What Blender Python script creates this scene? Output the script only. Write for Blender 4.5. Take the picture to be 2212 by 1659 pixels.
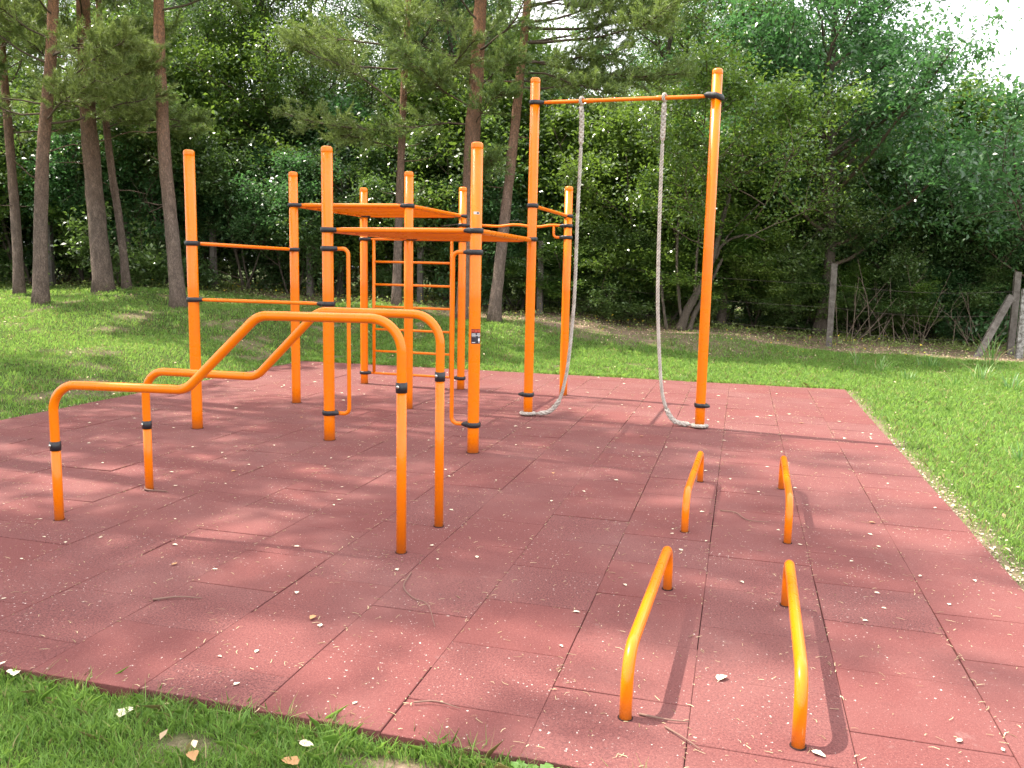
import bpy, math, random
import numpy as np
from mathutils import Matrix, Vector
D = bpy.data
for o in list(D.objects): D.objects.remove(o)
SC = bpy.context.scene
COL = SC.collection
R_ = math.radians

# ------------------------------------------------------------------ camera
CP = np.array([5.0792, -7.00636, 1.61819])
CR = np.array([0.96413414, 0.26466169, 0.01998883])
CU = np.array([-0.05498264, 0.12548201, 0.99057114])
CF = np.array([-0.259658, 0.95614248, -0.13553329])
cam_d = D.cameras.new('camera'); cam = D.objects.new('camera', cam_d); COL.objects.link(cam)
m = Matrix.Identity(4)
for i in range(3):
    m[i][0] = CR[i]; m[i][1] = CU[i]; m[i][2] = -CF[i]; m[i][3] = CP[i]
cam.matrix_world = m
cam_d.sensor_width = 36; cam_d.lens = 36*1800/2212
cam_d.clip_start = 0.05; cam_d.clip_end = 2000
SC.camera = cam
FPX = 1800.0

# ------------------------------------------------------------------ world and sun
SUN_EL, SUN_AZ = 59.0, math.degrees(math.atan2(0.12, -1.0))     # direction towards the sun, angle from +x
w = D.worlds.new('World'); SC.world = w; w.use_nodes = True
nt = w.node_tree; nt.nodes.clear()
sky = nt.nodes.new('ShaderNodeTexSky'); sky.sky_type = 'NISHITA'; sky.sun_disc = False
sky.sun_elevation = R_(SUN_EL); sky.sun_rotation = R_(90 - SUN_AZ)
sky.dust_density = 5.0; sky.air_density = 1.0; sky.ozone_density = 1.0
bg = nt.nodes.new('ShaderNodeBackground'); bg.inputs[1].default_value = 0.15
wo = nt.nodes.new('ShaderNodeOutputWorld')
cn = nt.nodes.new('ShaderNodeTexNoise'); cn.inputs['Scale'].default_value = 2.2; cn.inputs['Detail'].default_value = 6
cr = nt.nodes.new('ShaderNodeMapRange'); cr.inputs[1].default_value = .35; cr.inputs[2].default_value = .60; cr.inputs[3].default_value = .55; cr.inputs[4].default_value = .9
cx = nt.nodes.new('ShaderNodeMix'); cx.data_type = 'RGBA'; cx.inputs[7].default_value = (8.8, 8.8, 8.8, 1)
nt.links.new(cn.outputs[0], cr.inputs[0]); nt.links.new(cr.outputs[0], cx.inputs['Factor']); nt.links.new(sky.outputs[0], cx.inputs[6])
nt.links.new(cx.outputs[2], bg.inputs[0]); nt.links.new(bg.outputs[0], wo.inputs[0])
sun_d = D.lights.new('sun', 'SUN'); sun_d.energy = 3.9; sun_d.angle = R_(0.55); sun_d.color = (1.0, 0.93, 0.80)
sun = D.objects.new('sun', sun_d); COL.objects.link(sun)
SD = Vector((math.cos(R_(SUN_EL))*math.cos(R_(SUN_AZ)), math.cos(R_(SUN_EL))*math.sin(R_(SUN_AZ)), math.sin(R_(SUN_EL))))
sun.rotation_euler = SD.to_track_quat('Z', 'Y').to_euler()
sun.location = (-8, 2, 14)
SC.view_settings.view_transform = 'Standard'; SC.view_settings.look = 'None'
SC.view_settings.exposure = 1.38; SC.view_settings.gamma = 1.0
SC.render.engine = 'CYCLES'
SC.cycles.max_bounces = 6; SC.cycles.transparent_max_bounces = 4
SC.cycles.diffuse_bounces = 3; SC.cycles.glossy_bounces = 2; SC.cycles.transmission_bounces = 3

# ------------------------------------------------------------------ helpers
def at(u, v, dep):
    """point seen at pixel (u,v) of the 2212x1659 photo, dep metres in front of the camera"""
    return CP + (CF + CR*(u-1106)/FPX + CU*(829.5-v)/FPX)*dep

def tag(o, label=None, cat=None, group=None, kind=None):
    if label: o['label'] = label
    if cat: o['category'] = cat
    if group: o['group'] = group
    if kind: o['kind'] = kind
    return o

def mesh(name, V, Fq, mats=(), smooth=True, mi=None):
    """V (n,3) array; Fq = (k,4)/(k,3) array or list of faces"""
    me = D.meshes.new(name)
    V = np.asarray(V, dtype=np.float32)
    if isinstance(Fq, np.ndarray):
        k, s = Fq.shape
        me.vertices.add(len(V)); me.vertices.foreach_set('co', V.ravel())
        me.loops.add(k*s); me.loops.foreach_set('vertex_index', Fq.astype(np.int32).ravel())
        me.polygons.add(k); me.polygons.foreach_set('loop_start', np.arange(0, k*s, s, dtype=np.int32))
        if mi is not None: me.polygons.foreach_set('material_index', np.asarray(mi, dtype=np.int32))
        me.update(calc_edges=True)
    else:
        me.from_pydata([tuple(map(float, v)) for v in V], [], [tuple(map(int, f)) for f in Fq])
        if mi is not None: me.polygons.foreach_set('material_index', np.asarray(mi, dtype=np.int32))
    if smooth: me.polygons.foreach_set('use_smooth', np.ones(len(me.polygons), dtype=bool))
    for mt in mats: me.materials.append(mt)
    me.update()
    return me

class MB:
    """collects pieces into one mesh"""
    def __init__(s): s.v = []; s.f = []; s.n = 0; s.mi = []
    def add(s, V, Fc, mi=0):
        s.v.append(np.asarray(V, float)); s.f += [tuple(int(i)+s.n for i in f) for f in Fc]
        s.mi += [mi]*len(Fc); s.n += len(V); return s
    def box(s, c, d, mi=0, rot=None):
        c = np.array(c, float); d = np.array(d, float)/2
        V = np.array([[x, y, z] for z in (-1, 1) for y in (-1, 1) for x in (-1, 1)], float)*d
        if rot is not None: V = V @ np.array(rot).T
        return s.add(V+c, [(0,2,3,1),(4,5,7,6),(0,1,5,4),(2,6,7,3),(0,4,6,2),(1,3,7,5)], mi)
    def tube(s, P, r, n=12, caps=True, mi=0):
        V, Fc = tube(P, r, n, caps); return s.add(V, Fc, mi)
    def build(s, name, mats, smooth=True):
        if not isinstance(mats, (list, tuple)): mats = [mats]
        return mesh(name, np.concatenate(s.v), s.f, mats, smooth, s.mi)

def frames(P):
    P = np.asarray(P, float); T = np.gradient(P, axis=0); T /= np.linalg.norm(T, axis=1)[:, None]+1e-12
    N = np.zeros_like(P); a = np.array([0, 0, 1.]) if abs(T[0][2]) < .9 else np.array([1., 0, 0])
    N[0] = np.cross(T[0], a); N[0] /= np.linalg.norm(N[0])
    for i in range(1, len(P)):
        q = N[i-1]-T[i]*(N[i-1]@T[i]); N[i] = q/(np.linalg.norm(q)+1e-12)
    return T, N, np.cross(T, N)

def tube(P, r, n=12, caps=True):
    P = np.asarray(P, float); k = len(P); r = np.broadcast_to(np.asarray(r, float), (k,))
    T, N, B = frames(P); a = np.linspace(0, 2*np.pi, n, endpoint=False)
    ring = np.cos(a)[None, :, None]*N[:, None]+np.sin(a)[None, :, None]*B[:, None]
    V = (P[:, None]+ring*r[:, None, None]).reshape(-1, 3)
    Fc = [(i*n+j, i*n+(j+1) % n, (i+1)*n+(j+1) % n, (i+1)*n+j) for i in range(k-1) for j in range(n)]
    if caps: Fc += [tuple(range(n))[::-1], tuple((k-1)*n+j for j in range(n))]
    return V, Fc

def fillet(P, r, seg=8):
    P = [np.array(p, float) for p in P]; out = [P[0]]
    rs = r if isinstance(r, (list, tuple)) else [r]*(len(P)-2)
    for i in range(1, len(P)-1):
        a, b, c = P[i-1], P[i], P[i+1]; d1 = (a-b)/np.linalg.norm(a-b); d2 = (c-b)/np.linalg.norm(c-b)
        ang = math.acos(max(-1, min(1, float(d1@d2)))); t = rs[i-1]/math.tan(ang/2)
        t = min(t, np.linalg.norm(a-b)*.48, np.linalg.norm(c-b)*.48); rr = t*math.tan(ang/2)
        bis = (d1+d2)/np.linalg.norm(d1+d2); ctr = b+bis*rr/math.sin(ang/2)
        s0 = b+d1*t-ctr; s1 = b+d2*t-ctr; tot = math.pi-ang
        for k in range(seg+1):
            q = k/seg; out.append(ctr+(math.sin((1-q)*tot)*s0+math.sin(q*tot)*s1)/math.sin(tot))
    out.append(P[-1]); return np.array(out)

def resample(P, ds):
    P = np.asarray(P, float); L = np.concatenate([[0], np.cumsum(np.linalg.norm(np.diff(P, axis=0), axis=1))])
    n = max(3, int(L[-1]/ds)+1); t = np.linspace(0, L[-1], n)
    return np.stack([np.interp(t, L, P[:, i]) for i in range(3)], 1)

def spline(P, n=8):
    P = np.asarray(P, float); Q = np.concatenate([[2*P[0]-P[1]], P, [2*P[-1]-P[-2]]]); out = []
    for i in range(1, len(Q)-2):
        for t in np.linspace(0, 1, n, endpoint=False):
            a, b, c, d = Q[i-1:i+3]
            out.append(.5*(2*b+(c-a)*t+(2*a-5*b+4*c-d)*t*t+(3*b-a-3*c+d)*t**3))
    out.append(P[-1]); return np.array(out)

def lathe(prof, n=24):
    V = [(r*math.cos(2*math.pi*j/n), r*math.sin(2*math.pi*j/n), z) for r, z in prof for j in range(n)]
    Fc = [(i*n+j, i*n+(j+1) % n, (i+1)*n+(j+1) % n, (i+1)*n+j) for i in range(len(prof)-1) for j in range(n)]
    Fc += [tuple(range(n))[::-1], tuple((len(prof)-1)*n+j for j in range(n))]
    return np.array(V), Fc

def obj(name, me, parent=None, loc=(0, 0, 0), rz=0.0):
    o = D.objects.new(name, me); COL.objects.link(o); o.parent = parent
    o.location = tuple(float(x) for x in loc); o.rotation_euler = (0, 0, rz); return o

def thing(name, label, cat, loc=(0, 0, 0), rz=0, group=None):
    o = D.objects.new(name, None); COL.objects.link(o); o.location = tuple(float(x) for x in loc)
    o.rotation_euler = (0, 0, rz); o.empty_display_size = .2
    return tag(o, label, cat, group)

def dup(o, parent=None):
    c = o.copy(); COL.objects.link(c); c.parent = parent
    for ch in list(o.children): dup(ch, c)
    return c

# ------------------------------------------------------------------ materials
def mat(name, col=(.5, .5, .5), rough=.6, spec=.5, **k):
    M = D.materials.new(name); M.use_nodes = True
    b = M.node_tree.nodes['Principled BSDF']
    b.inputs['Base Color'].default_value = (*col, 1); b.inputs['Roughness'].default_value = rough
    b.inputs['Specular IOR Level'].default_value = spec
    for kk, v in k.items(): b.inputs[kk.replace('_', ' ')].default_value = v
    return M, M.node_tree, b
def nd(t, typ, **k):
    n = t.nodes.new(typ)
    for a, v in k.items(): setattr(n, a, v)
    return n
def noise(t, scale, detail=3, rough=.5, src='Object', vec=None, dim='3D'):
    n = nd(t, 'ShaderNodeTexNoise'); n.inputs['Scale'].default_value = scale
    n.inputs['Detail'].default_value = detail; n.inputs['Roughness'].default_value = rough
    if vec is None:
        tc = nd(t, 'ShaderNodeTexCoord'); vec = tc.outputs[src]
    t.links.new(vec, n.inputs['Vector']); return n
def ramp(t, fac, stops):
    r = nd(t, 'ShaderNodeValToRGB'); e = r.color_ramp.elements
    while len(e) < len(stops): e.new(.5)
    for i, (p, c) in enumerate(stops):
        e[i].position = p; e[i].color = (*c, 1) if len(c) == 3 else c
    t.links.new(fac, r.inputs[0]); return r
def mix(t, fac, a, b, mode='MIX'):
    x = nd(t, 'ShaderNodeMix', data_type='RGBA', blend_type=mode)
    for s, v in ((x.inputs['Factor'], fac), (x.inputs[6], a), (x.inputs[7], b)):
        if hasattr(v, 'type') and hasattr(v, 'node'): t.links.new(v, s)
        else: s.default_value = v if not isinstance(v, tuple) else (*v[:3], 1)
    return x.outputs[2]
def bump(t, b, h, strength=.3, dist=.01):
    n = nd(t, 'ShaderNodeBump'); n.inputs['Strength'].default_value = strength; n.inputs['Distance'].default_value = dist
    t.links.new(h, n.inputs['Height']); t.links.new(n.outputs[0], b.inputs['Normal'])

# orange powder coat
ORANGE, t, b = mat('orange_paint', (.80, .2, .004), .28, .5)
b.inputs['Coat Weight'].default_value = .18; b.inputs['Specular IOR Level'].default_value = .28; b.inputs['Coat Roughness'].default_value = .05
n1 = noise(t, 9, 5, .65); n2 = noise(t, 55, 3, .6)
c = mix(t, ramp(t, n1.outputs[0], [(.35, (0,)*3), (.75, (1,)*3)]).outputs[0], (.78, .182, .0008), (.71, .155, .0008))
c = mix(t, ramp(t, n2.outputs[0], [(.70, (0,)*3), (.78, (.5,)*3)]).outputs[0], c, (.42, .14, .04))
tc = nd(t, 'ShaderNodeTexCoord'); mp = nd(t, 'ShaderNodeMapping'); mp.inputs['Scale'].default_value = (30, 30, 3.2); t.links.new(tc.outputs['Object'], mp.inputs[0])
sn = noise(t, 1.3, 4, .7, vec=mp.outputs[0]); c = mix(t, ramp(t, sn.outputs[0], [(.70, (0,)*3), (.73, (.55,)*3)]).outputs[0], c, (.16, .07, .03))
sx = nd(t, 'ShaderNodeSeparateXYZ'); ge = nd(t, 'ShaderNodeNewGeometry'); t.links.new(ge.outputs['Position'], sx.inputs[0])
mr = nd(t, 'ShaderNodeMapRange'); t.links.new(sx.outputs[2], mr.inputs[0]); mr.inputs[1].default_value = .10; mr.inputs[2].default_value = .0; mr.inputs[4].default_value = .7
mq = nd(t, 'ShaderNodeMath', operation='MULTIPLY'); t.links.new(mr.outputs[0], mq.inputs[0]); t.links.new(n2.outputs[0], mq.inputs[1]); c = mix(t, mq.outputs[0], c, (.30, .12, .06))
t.links.new(c, b.inputs['Base Color'])
t.links.new(ramp(t, n1.outputs[0], [(.3, (.22,)*3), (.8, (.42,)*3)]).outputs[0], b.inputs['Roughness'])
bump(t, b, noise(t, 160, 2, .5).outputs[0], .06, .001)
BLACK, t, b = mat('black_plastic', (.012, .012, .016), .42, .5)
bump(t, b, noise(t, 300, 2).outputs[0], .15, .001)
TREAD, t, b = mat('textured_rubber', (.018, .018, .022), .55, .5)
wv = nd(t, 'ShaderNodeTexChecker'); wv.inputs['Scale'].default_value = 140
tc = nd(t, 'ShaderNodeTexCoord'); t.links.new(tc.outputs['Object'], wv.inputs[0]); bump(t, b, wv.outputs[1], .7, .003)
STEEL, t, b = mat('steel', (.62, .60, .58), .28, .5, Metallic=1.0)
WHITE, _, _ = mat('sticker_white', (.72, .72, .74), .4)
DARKRED, _, _ = mat('sticker_dark_red', (.16, .012, .01), .35)
NAVY, _, _ = mat('sticker_dark', (.02, .017, .03), .35)
LRED, _, _ = mat('sticker_red', (.75, .09, .04), .4)
ROPE, t, b = mat('rope_fibre', (.55, .50, .44), .85, .2)
n1 = noise(t, 14, 4, .7); n2 = noise(t, 220, 2)
c = mix(t, ramp(t, n1.outputs[0], [(.4, (0,)*3), (.72, (1,)*3)]).outputs[0], (.47, .43, .385), (.27, .24, .21))
t.links.new(c, b.inputs['Base Color']); bump(t, b, n2.outputs[0], .5, .002)

# rubber tiles
RUBBER, t, b = mat('red_rubber', (.34, .07, .06), .88, .25)
tc = nd(t, 'ShaderNodeTexCoord'); oc = tc.outputs['Object']
gr = noise(t, 110, 5, .8, vec=oc); md = noise(t, 1.1, 5, .6, vec=oc); fine = noise(t, 420, 2, .6, vec=oc)
isl = nd(t, 'ShaderNodeNewGeometry')
c = mix(t, ramp(t, gr.outputs[0], [(.36, (0,)*3), (.62, (1,)*3)]).outputs[0], (.062, .020, .024), (.222, .080, .072))
c = mix(t, ramp(t, isl.outputs['Random Per Island'], [(0, (0,)*3), (1, (.75,)*3)]).outputs[0], c, (.155, .046, .043))
c = mix(t, ramp(t, md.outputs[0], [(.45, (0,)*3), (.75, (.30,)*3)]).outputs[0], c, (.24, .125, .115))
dusty = noise(t, 5, 6, .75, vec=oc)
c = mix(t, ramp(t, dusty.outputs[0], [(.62, (0,)*3), (.80, (.45,)*3)]).outputs[0], c, (.32, .24, .22))
stain = noise(t, 2.6, 4, .7, vec=oc)
c = mix(t, ramp(t, stain.outputs[0], [(.66, (0,)*3), (.74, (.35,)*3)]).outputs[0], c, (.10, .036, .036))
fl = noise(t, 62, 3, .55, vec=oc); dens_ = noise(t, 1.7, 3, .6, vec=oc)
ms_ = nd(t, 'ShaderNodeMath', operation='MULTIPLY_ADD'); t.links.new(dens_.outputs[0], ms_.inputs[0]); ms_.inputs[1].default_value = .16; t.links.new(fl.outputs[0], ms_.inputs[2])
c = mix(t, ramp(t, ms_.outputs[0], [(.765, (0,)*3), (.80, (1,)*3)]).outputs[0], c, (.60, .50, .45))
vo2 = nd(t, 'ShaderNodeTexVoronoi'); vo2.inputs['Scale'].default_value = 130; t.links.new(oc, vo2.inputs['Vector'])
sp2 = ramp(t, vo2.outputs['Distance'], [(.10, (.8,)*3), (.22, (0,)*3)])
c = mix(t, sp2.outputs[0], c, (.34, .15, .13))
t.links.new(c, b.inputs['Base Color']); bump(t, b, gr.outputs[0], .55, .006)
RUB_EDGE, t, b = mat('dark_rubber_base', (.035, .018, .018), .95, .1)

def leafmat(name, c1, c2, tr, gloss=.4, trans=.35, spec=.5):
    M = D.materials.new(name); M.use_nodes = True; t = M.node_tree; b = t.nodes['Principled BSDF']
    g = nd(t, 'ShaderNodeNewGeometry'); oi = nd(t, 'ShaderNodeObjectInfo')
    r = ramp(t, g.outputs['Random Per Island'], [(0, c1), (.8, c2), (1, tuple(x*1.5 for x in c2))])
    hs = nd(t, 'ShaderNodeHueSaturation')
    mr = nd(t, 'ShaderNodeMapRange'); t.links.new(oi.outputs['Random'], mr.inputs[0]); mr.inputs[3].default_value = .475; mr.inputs[4].default_value = .52
    mv = nd(t, 'ShaderNodeMapRange'); t.links.new(oi.outputs['Random'], mv.inputs[0]); mv.inputs[3].default_value = 1.15; mv.inputs[4].default_value = .8
    t.links.new(mr.outputs[0], hs.inputs['Hue']); t.links.new(mv.outputs[0], hs.inputs['Value']); t.links.new(r.outputs[0], hs.inputs['Color'])
    t.links.new(hs.outputs[0], b.inputs['Base Color'])
    b.inputs['Roughness'].default_value = gloss; b.inputs['Specular IOR Level'].default_value = spec
    tl = nd(t, 'ShaderNodeBsdfTranslucent'); tl.inputs[0].default_value = (*tr, 1)
    ms = nd(t, 'ShaderNodeMixShader'); ms.inputs[0].default_value = trans
    t.links.new(b.outputs[0], ms.inputs[1]); t.links.new(tl.outputs[0], ms.inputs[2])
    t.links.new(ms.outputs[0], t.nodes['Material Output'].inputs[0]); return M
LEAF = leafmat('leaf', (.042, .088, .026), (.105, .170, .060), (.20, .34, .06), .28, .33, .8)
LEAF_BLUE = leafmat('leaf_cool', (.038, .092, .034), (.085, .165, .064), (.13, .33, .09), .30, .35, .7)
LEAF_YEL = leafmat('leaf_yellowish', (.055, .112, .022), (.115, .190, .042), (.24, .38, .05), .28, .36, .8)
LEAF_GREY = leafmat('leaf_narrow', (.060, .100, .045), (.115, .165, .080), (.14, .24, .07), .45)
NEEDLE = leafmat('pine_needle', (.095, .150, .045), (.215, .285, .095), (.28, .38, .08), .4, .38)
GRASS = leafmat('grass_blade', (.080, .165, .032), (.215, .350, .085), (.42, .66, .12), .5, .38, .3)
GRASS_DRY = leafmat('grass_dry', (.26, .21, .09), (.45, .38, .18), (.3, .26, .1), .6, .3, .2)
COVER = leafmat('ground_cover_leaf', (.090, .150, .030), (.260, .330, .110), (.34, .46, .10), .4)
LITTER = leafmat('litter', (.26, .16, .09), (.66, .52, .34), (.4, .3, .15), .7, .15, .2)
PALE, t, b = mat('pale_fallen_leaf', (.72, .64, .46), .6, .3)
n1 = noise(t, 60, 3); t.links.new(mix(t, ramp(t, n1.outputs[0], [(.4, (0,)*3), (.7, (1,)*3)]).outputs[0], (.80, .74, .58), (.62, .50, .30)), b.inputs['Base Color'])
TAN, t, b = mat('tan_fallen_leaf', (.42, .22, .10), .7, .3)
n1 = noise(t, 60, 3); t.links.new(mix(t, n1.outputs[0], (.55, .30, .15), (.34, .17, .07)), b.inputs['Base Color'])
YELLOW, _, _ = mat('yellow_petal', (.85, .62, .03), .6)
def bark(name, c1, c2, c3, sc=7, up=None):
    M, t, b = mat(name, c1, .95, .15)
    tc = nd(t, 'ShaderNodeTexCoord'); mp = nd(t, 'ShaderNodeMapping'); mp.inputs['Scale'].default_value = (1, 1, .35)
    t.links.new(tc.outputs['Object'], mp.inputs[0])
    vo = nd(t, 'ShaderNodeTexVoronoi', feature='DISTANCE_TO_EDGE'); vo.inputs['Scale'].default_value = sc*3.2
    nn = noise(t, sc*2, 5, .7, vec=mp.outputs[0])
    av = nd(t, 'ShaderNodeVectorMath', operation='ADD'); sv = nd(t, 'ShaderNodeVectorMath', operation='SCALE'); sv.inputs['Scale'].default_value = .30
    t.links.new(nn.outputs['Color'], sv.inputs[0]); t.links.new(mp.outputs[0], av.inputs[0]); t.links.new(sv.outputs[0], av.inputs[1])
    t.links.new(av.outputs[0], vo.inputs['Vector'])
    c = mix(t, ramp(t, nn.outputs[0], [(.3, (0,)*3), (.7, (1,)*3)]).outputs[0], c1, c2)
    if up is not None:
        sx = nd(t, 'ShaderNodeSeparateXYZ'); t.links.new(tc.outputs['Object'], sx.inputs[0])
        mr = nd(t, 'ShaderNodeMapRange'); t.links.new(sx.outputs[2], mr.inputs[0]); mr.inputs[1].default_value = 1.5; mr.inputs[2].default_value = 5.5
        c = mix(t, mr.outputs[0], c, up)
    cr = ramp(t, vo.outputs['Distance'], [(.0, (.85,)*3), (.16, (0,)*3)])
    c = mix(t, cr.outputs[0], c, c3); t.links.new(c, b.inputs['Base Color'])
    ad = nd(t, 'ShaderNodeMath', operation='ADD'); t.links.new(vo.outputs['Distance'], ad.inputs[0]); t.links.new(nn.outputs[0], ad.inputs[1])
    bump(t, b, ad.outputs[0], 1.0, .03); return M
PINEBARK = bark('pine_bark', (.12, .092, .075), (.30, .225, .185), (.07, .052, .043), 5.5, (.36, .18, .10))
BARK = bark('grey_bark', (.12, .095, .075), (.22, .18, .145), (.05, .04, .03), 9)
TWIG, _, _ = mat('twig_bark', (.10, .075, .055), .9, .2)
PALEBARK = bark('pale_bark', (.30, .30, .24), (.42, .41, .34), (.16, .15, .12), 6)
CONC, t, b = mat('weathered_concrete', (.28, .26, .23), .92, .2)
n1 = noise(t, 9, 6, .7); n2 = noise(t, 45, 3)
c = mix(t, ramp(t, n1.outputs[0], [(.35, (0,)*3), (.65, (1,)*3)]).outputs[0], (.085, .072, .062), (.17, .15, .135))
c = mix(t, ramp(t, n2.outputs[0], [(.62, (0,)*3), (.70, (.7,)*3)]).outputs[0], c, (.27, .25, .22))
t.links.new(c, b.inputs['Base Color']); bump(t, b, n2.outputs[0], .6, .01)
CONC_L, t, b = mat('lichened_concrete', (.45, .43, .40), .92, .2)
n1 = noise(t, 16, 6, .75)
c = mix(t, ramp(t, n1.outputs[0], [(.40, (0,)*3), (.60, (1,)*3)]).outputs[0], (.10, .09, .08), (.36, .35, .33))
t.links.new(c, b.inputs['Base Color']); bump(t, b, n1.outputs[0], .6, .01)
WIRE, _, _ = mat('rusty_wire', (.12, .10, .09), .6, .4, Metallic=.6)

# ------------------------------------------------------------------ terrain
PX0, PX1, PY0, PY1 = -2.115, 6.60, -4.48, 5.80
CTRL = np.array([(-15, 13.8, 1.11), (-10.6, 12.4, .98), (-8.6, 13.2, .97), (-6.2, 13.2, .93), (-3.5, 13.4, .82), (.46, 12.45, .59),
    (3.8, 12.1, .33), (7.03, 11.9, .09), (10.65, 12.4, .03), (-9.0, 7.2, .95), (-8.6, 6.8, .80), (-8.0, 8.1, 1.03), (-7.5, 8.2, 1.03),
    (-5.8, 7.4, .74), (-2.1, 9.8, .84), (-.5, 9.6, .58), (0., 9.7, .58), (3.9, 11.3, .36), (-4.2, 1.5, .30), (-4.0, 4.5, .32), (-5.0, -2, .25), (-7, 0, .5),
    (-7.5, 3.5, .62), (-1.0, 7.4, .17), (2, 7.5, .12), (5, 8, .04), (8, 8, .0), (8, 3, -.02), (9, -3, -.03), (12, 5, .0), (5, -7, -.03), (0, -6.5, .0), (-3.5, -6, .05),
    (8, 30, .0), (-12, 30, 1.1), (0, 30, .6), (-30, 15, 1.2), (25, 10, 0), (0, -25, 0), (25, -20, 0), (-25, -20, .5), (30, 40, 0), (-30, 45, 1.2), (0, 60, .5)], float)
def hgt(x, y):
    x = np.asarray(x, float); y = np.asarray(y, float); num = np.zeros(x.shape); den = np.zeros(x.shape)
    for a, b_, z in CTRL:
        w_ = 1/((x-a)**2+(y-b_)**2+.25)**1.7; num += w_*z; den += w_
    dx = np.maximum(np.maximum(PX0-x, x-PX1), 0); dy = np.maximum(np.maximum(PY0-y, y-PY1), 0)
    d = np.hypot(dx, dy); s = np.clip((d-.05)/1.9, 0, 1); s = s*s*(3-2*s)
    edge = -.014-.036*np.clip((-3.9-y)/.5, 0, 1)-.03*(d < .001)
    return edge*(1-s)+num/den*s
def hg(x, y): return float(hgt(np.array([x]), np.array([y]))[0])
def vnoise(x, y, s, seed=0):
    r = np.random.RandomState(seed); o = 0
    for k in range(7):
        a = r.rand()*6.28; f = s*(1+.9*r.rand())*(1.25**k)/1.6; o = o+np.sin((x*np.cos(a)+y*np.sin(a))*f*6.28+r.rand()*6.28+1.3*np.sin((x*np.sin(a)-y*np.cos(a))*f*4.1+r.rand()*6))
    return o/7*1.6
def dirt(x, y):
    """1 where earth and litter show, 0 for lawn"""
    band = np.clip((y-(9.2-.10*x+.45*vnoise(x, y, .35, 3)))/.9, 0, 1)
    b9 = np.clip((y-(10.7-.02*x+.25*vnoise(x, y, .5, 5)))/.5, 0, 1); k_ = np.clip((x-3.2)/3.4, 0, 1); band = band*(1-k_)+b9*k_
    band = band*np.clip(.95+.30*vnoise(x, y, 1.1, 61), 0, 1)
    band = band*np.clip((17-y)/2.5, 0, 1)
    bare = np.clip((vnoise(x, y, .42, 9)-.42)*4, 0, 1)*(x < -2.2)*(y > -3)*.55
    b2 = np.clip((vnoise(x, y, .8, 11)-.62)*5, 0, 1)*(y > 6)*.7
    e = np.clip(1-(x-PX1)/(.16+.10*np.abs(vnoise(x, y, .7, 4))), 0, 1)*(x > PX1)*(y < PY1)*(y > -4.6)
    e2 = np.clip(1-(PX0-x)/.12, 0, 1)*(x < PX0)
    pt = np.clip(1.5-np.hypot((x-3.31)/.13, (y+4.68)/.05), 0, 1)+np.clip(1.5-np.hypot((x-4.10)/.24, (y+4.60)/.05), 0, 1)
    return np.clip(np.maximum.reduce([band, bare, b2, e*.9, e2*.6, np.clip(pt, 0, 1)]), 0, 1)
def axis(lo, hi, a, b_, d1, d2):
    s = [a]; x = a; st = d1
    left = []
    while x > lo: st *= 1.13; x -= st; left.append(x)
    mid = list(np.arange(a, b_, d1)); right = []; x = mid[-1]; st = d1
    while x < hi: st *= 1.13; x += st; right.append(x)
    return np.array(left[::-1]+mid+right)
gx = axis(-600, 600, -13, 12, .13, 0); gy = axis(-600, 900, -6.4, 14.5, .13, 0)
GX, GY = np.meshgrid(gx, gy); GZ = hgt(GX, GY)
GZ = GZ+.012*vnoise(GX, GY, .9, 21)*((GX < PX0-.3) | (GX > PX1+.3) | (GY > PY1+.3) | (GY < PY0-.35))
nx, ny = len(gx), len(gy); ii, jj = np.meshgrid(np.arange(nx-1), np.arange(ny-1)); q = (jj*nx+ii).ravel()
GF = np.stack([q, q+1, q+nx+1, q+nx], 1)
SOIL, t, b = mat('lawn_soil', (.1, .1, .05), .95, .1)
at_ = nd(t, 'ShaderNodeAttribute', attribute_name='dirt'); n1 = noise(t, 3, 6, .7); n2 = noise(t, 40, 4, .7)
g_ = mix(t, n2.outputs[0], (.035, .060, .012), (.085, .105, .035))
d_ = mix(t, ramp(t, n2.outputs[0], [(.3, (0,)*3), (.7, (1,)*3)]).outputs[0], (.13, .09, .065), (.33, .245, .17))
t.links.new(mix(t, at_.outputs['Fac'], g_, d_), b.inputs['Base Color']); bump(t, b, n2.outputs[0], .8, .03)
gm = mesh('ground', np.stack([GX.ravel(), GY.ravel(), GZ.ravel()], 1), GF, [SOIL])
a_ = gm.attributes.new('dirt', 'FLOAT', 'POINT'); a_.data.foreach_set('value', dirt(GX, GY).ravel().astype(np.float32))
tag(obj('ground', gm), kind='structure')

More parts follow.
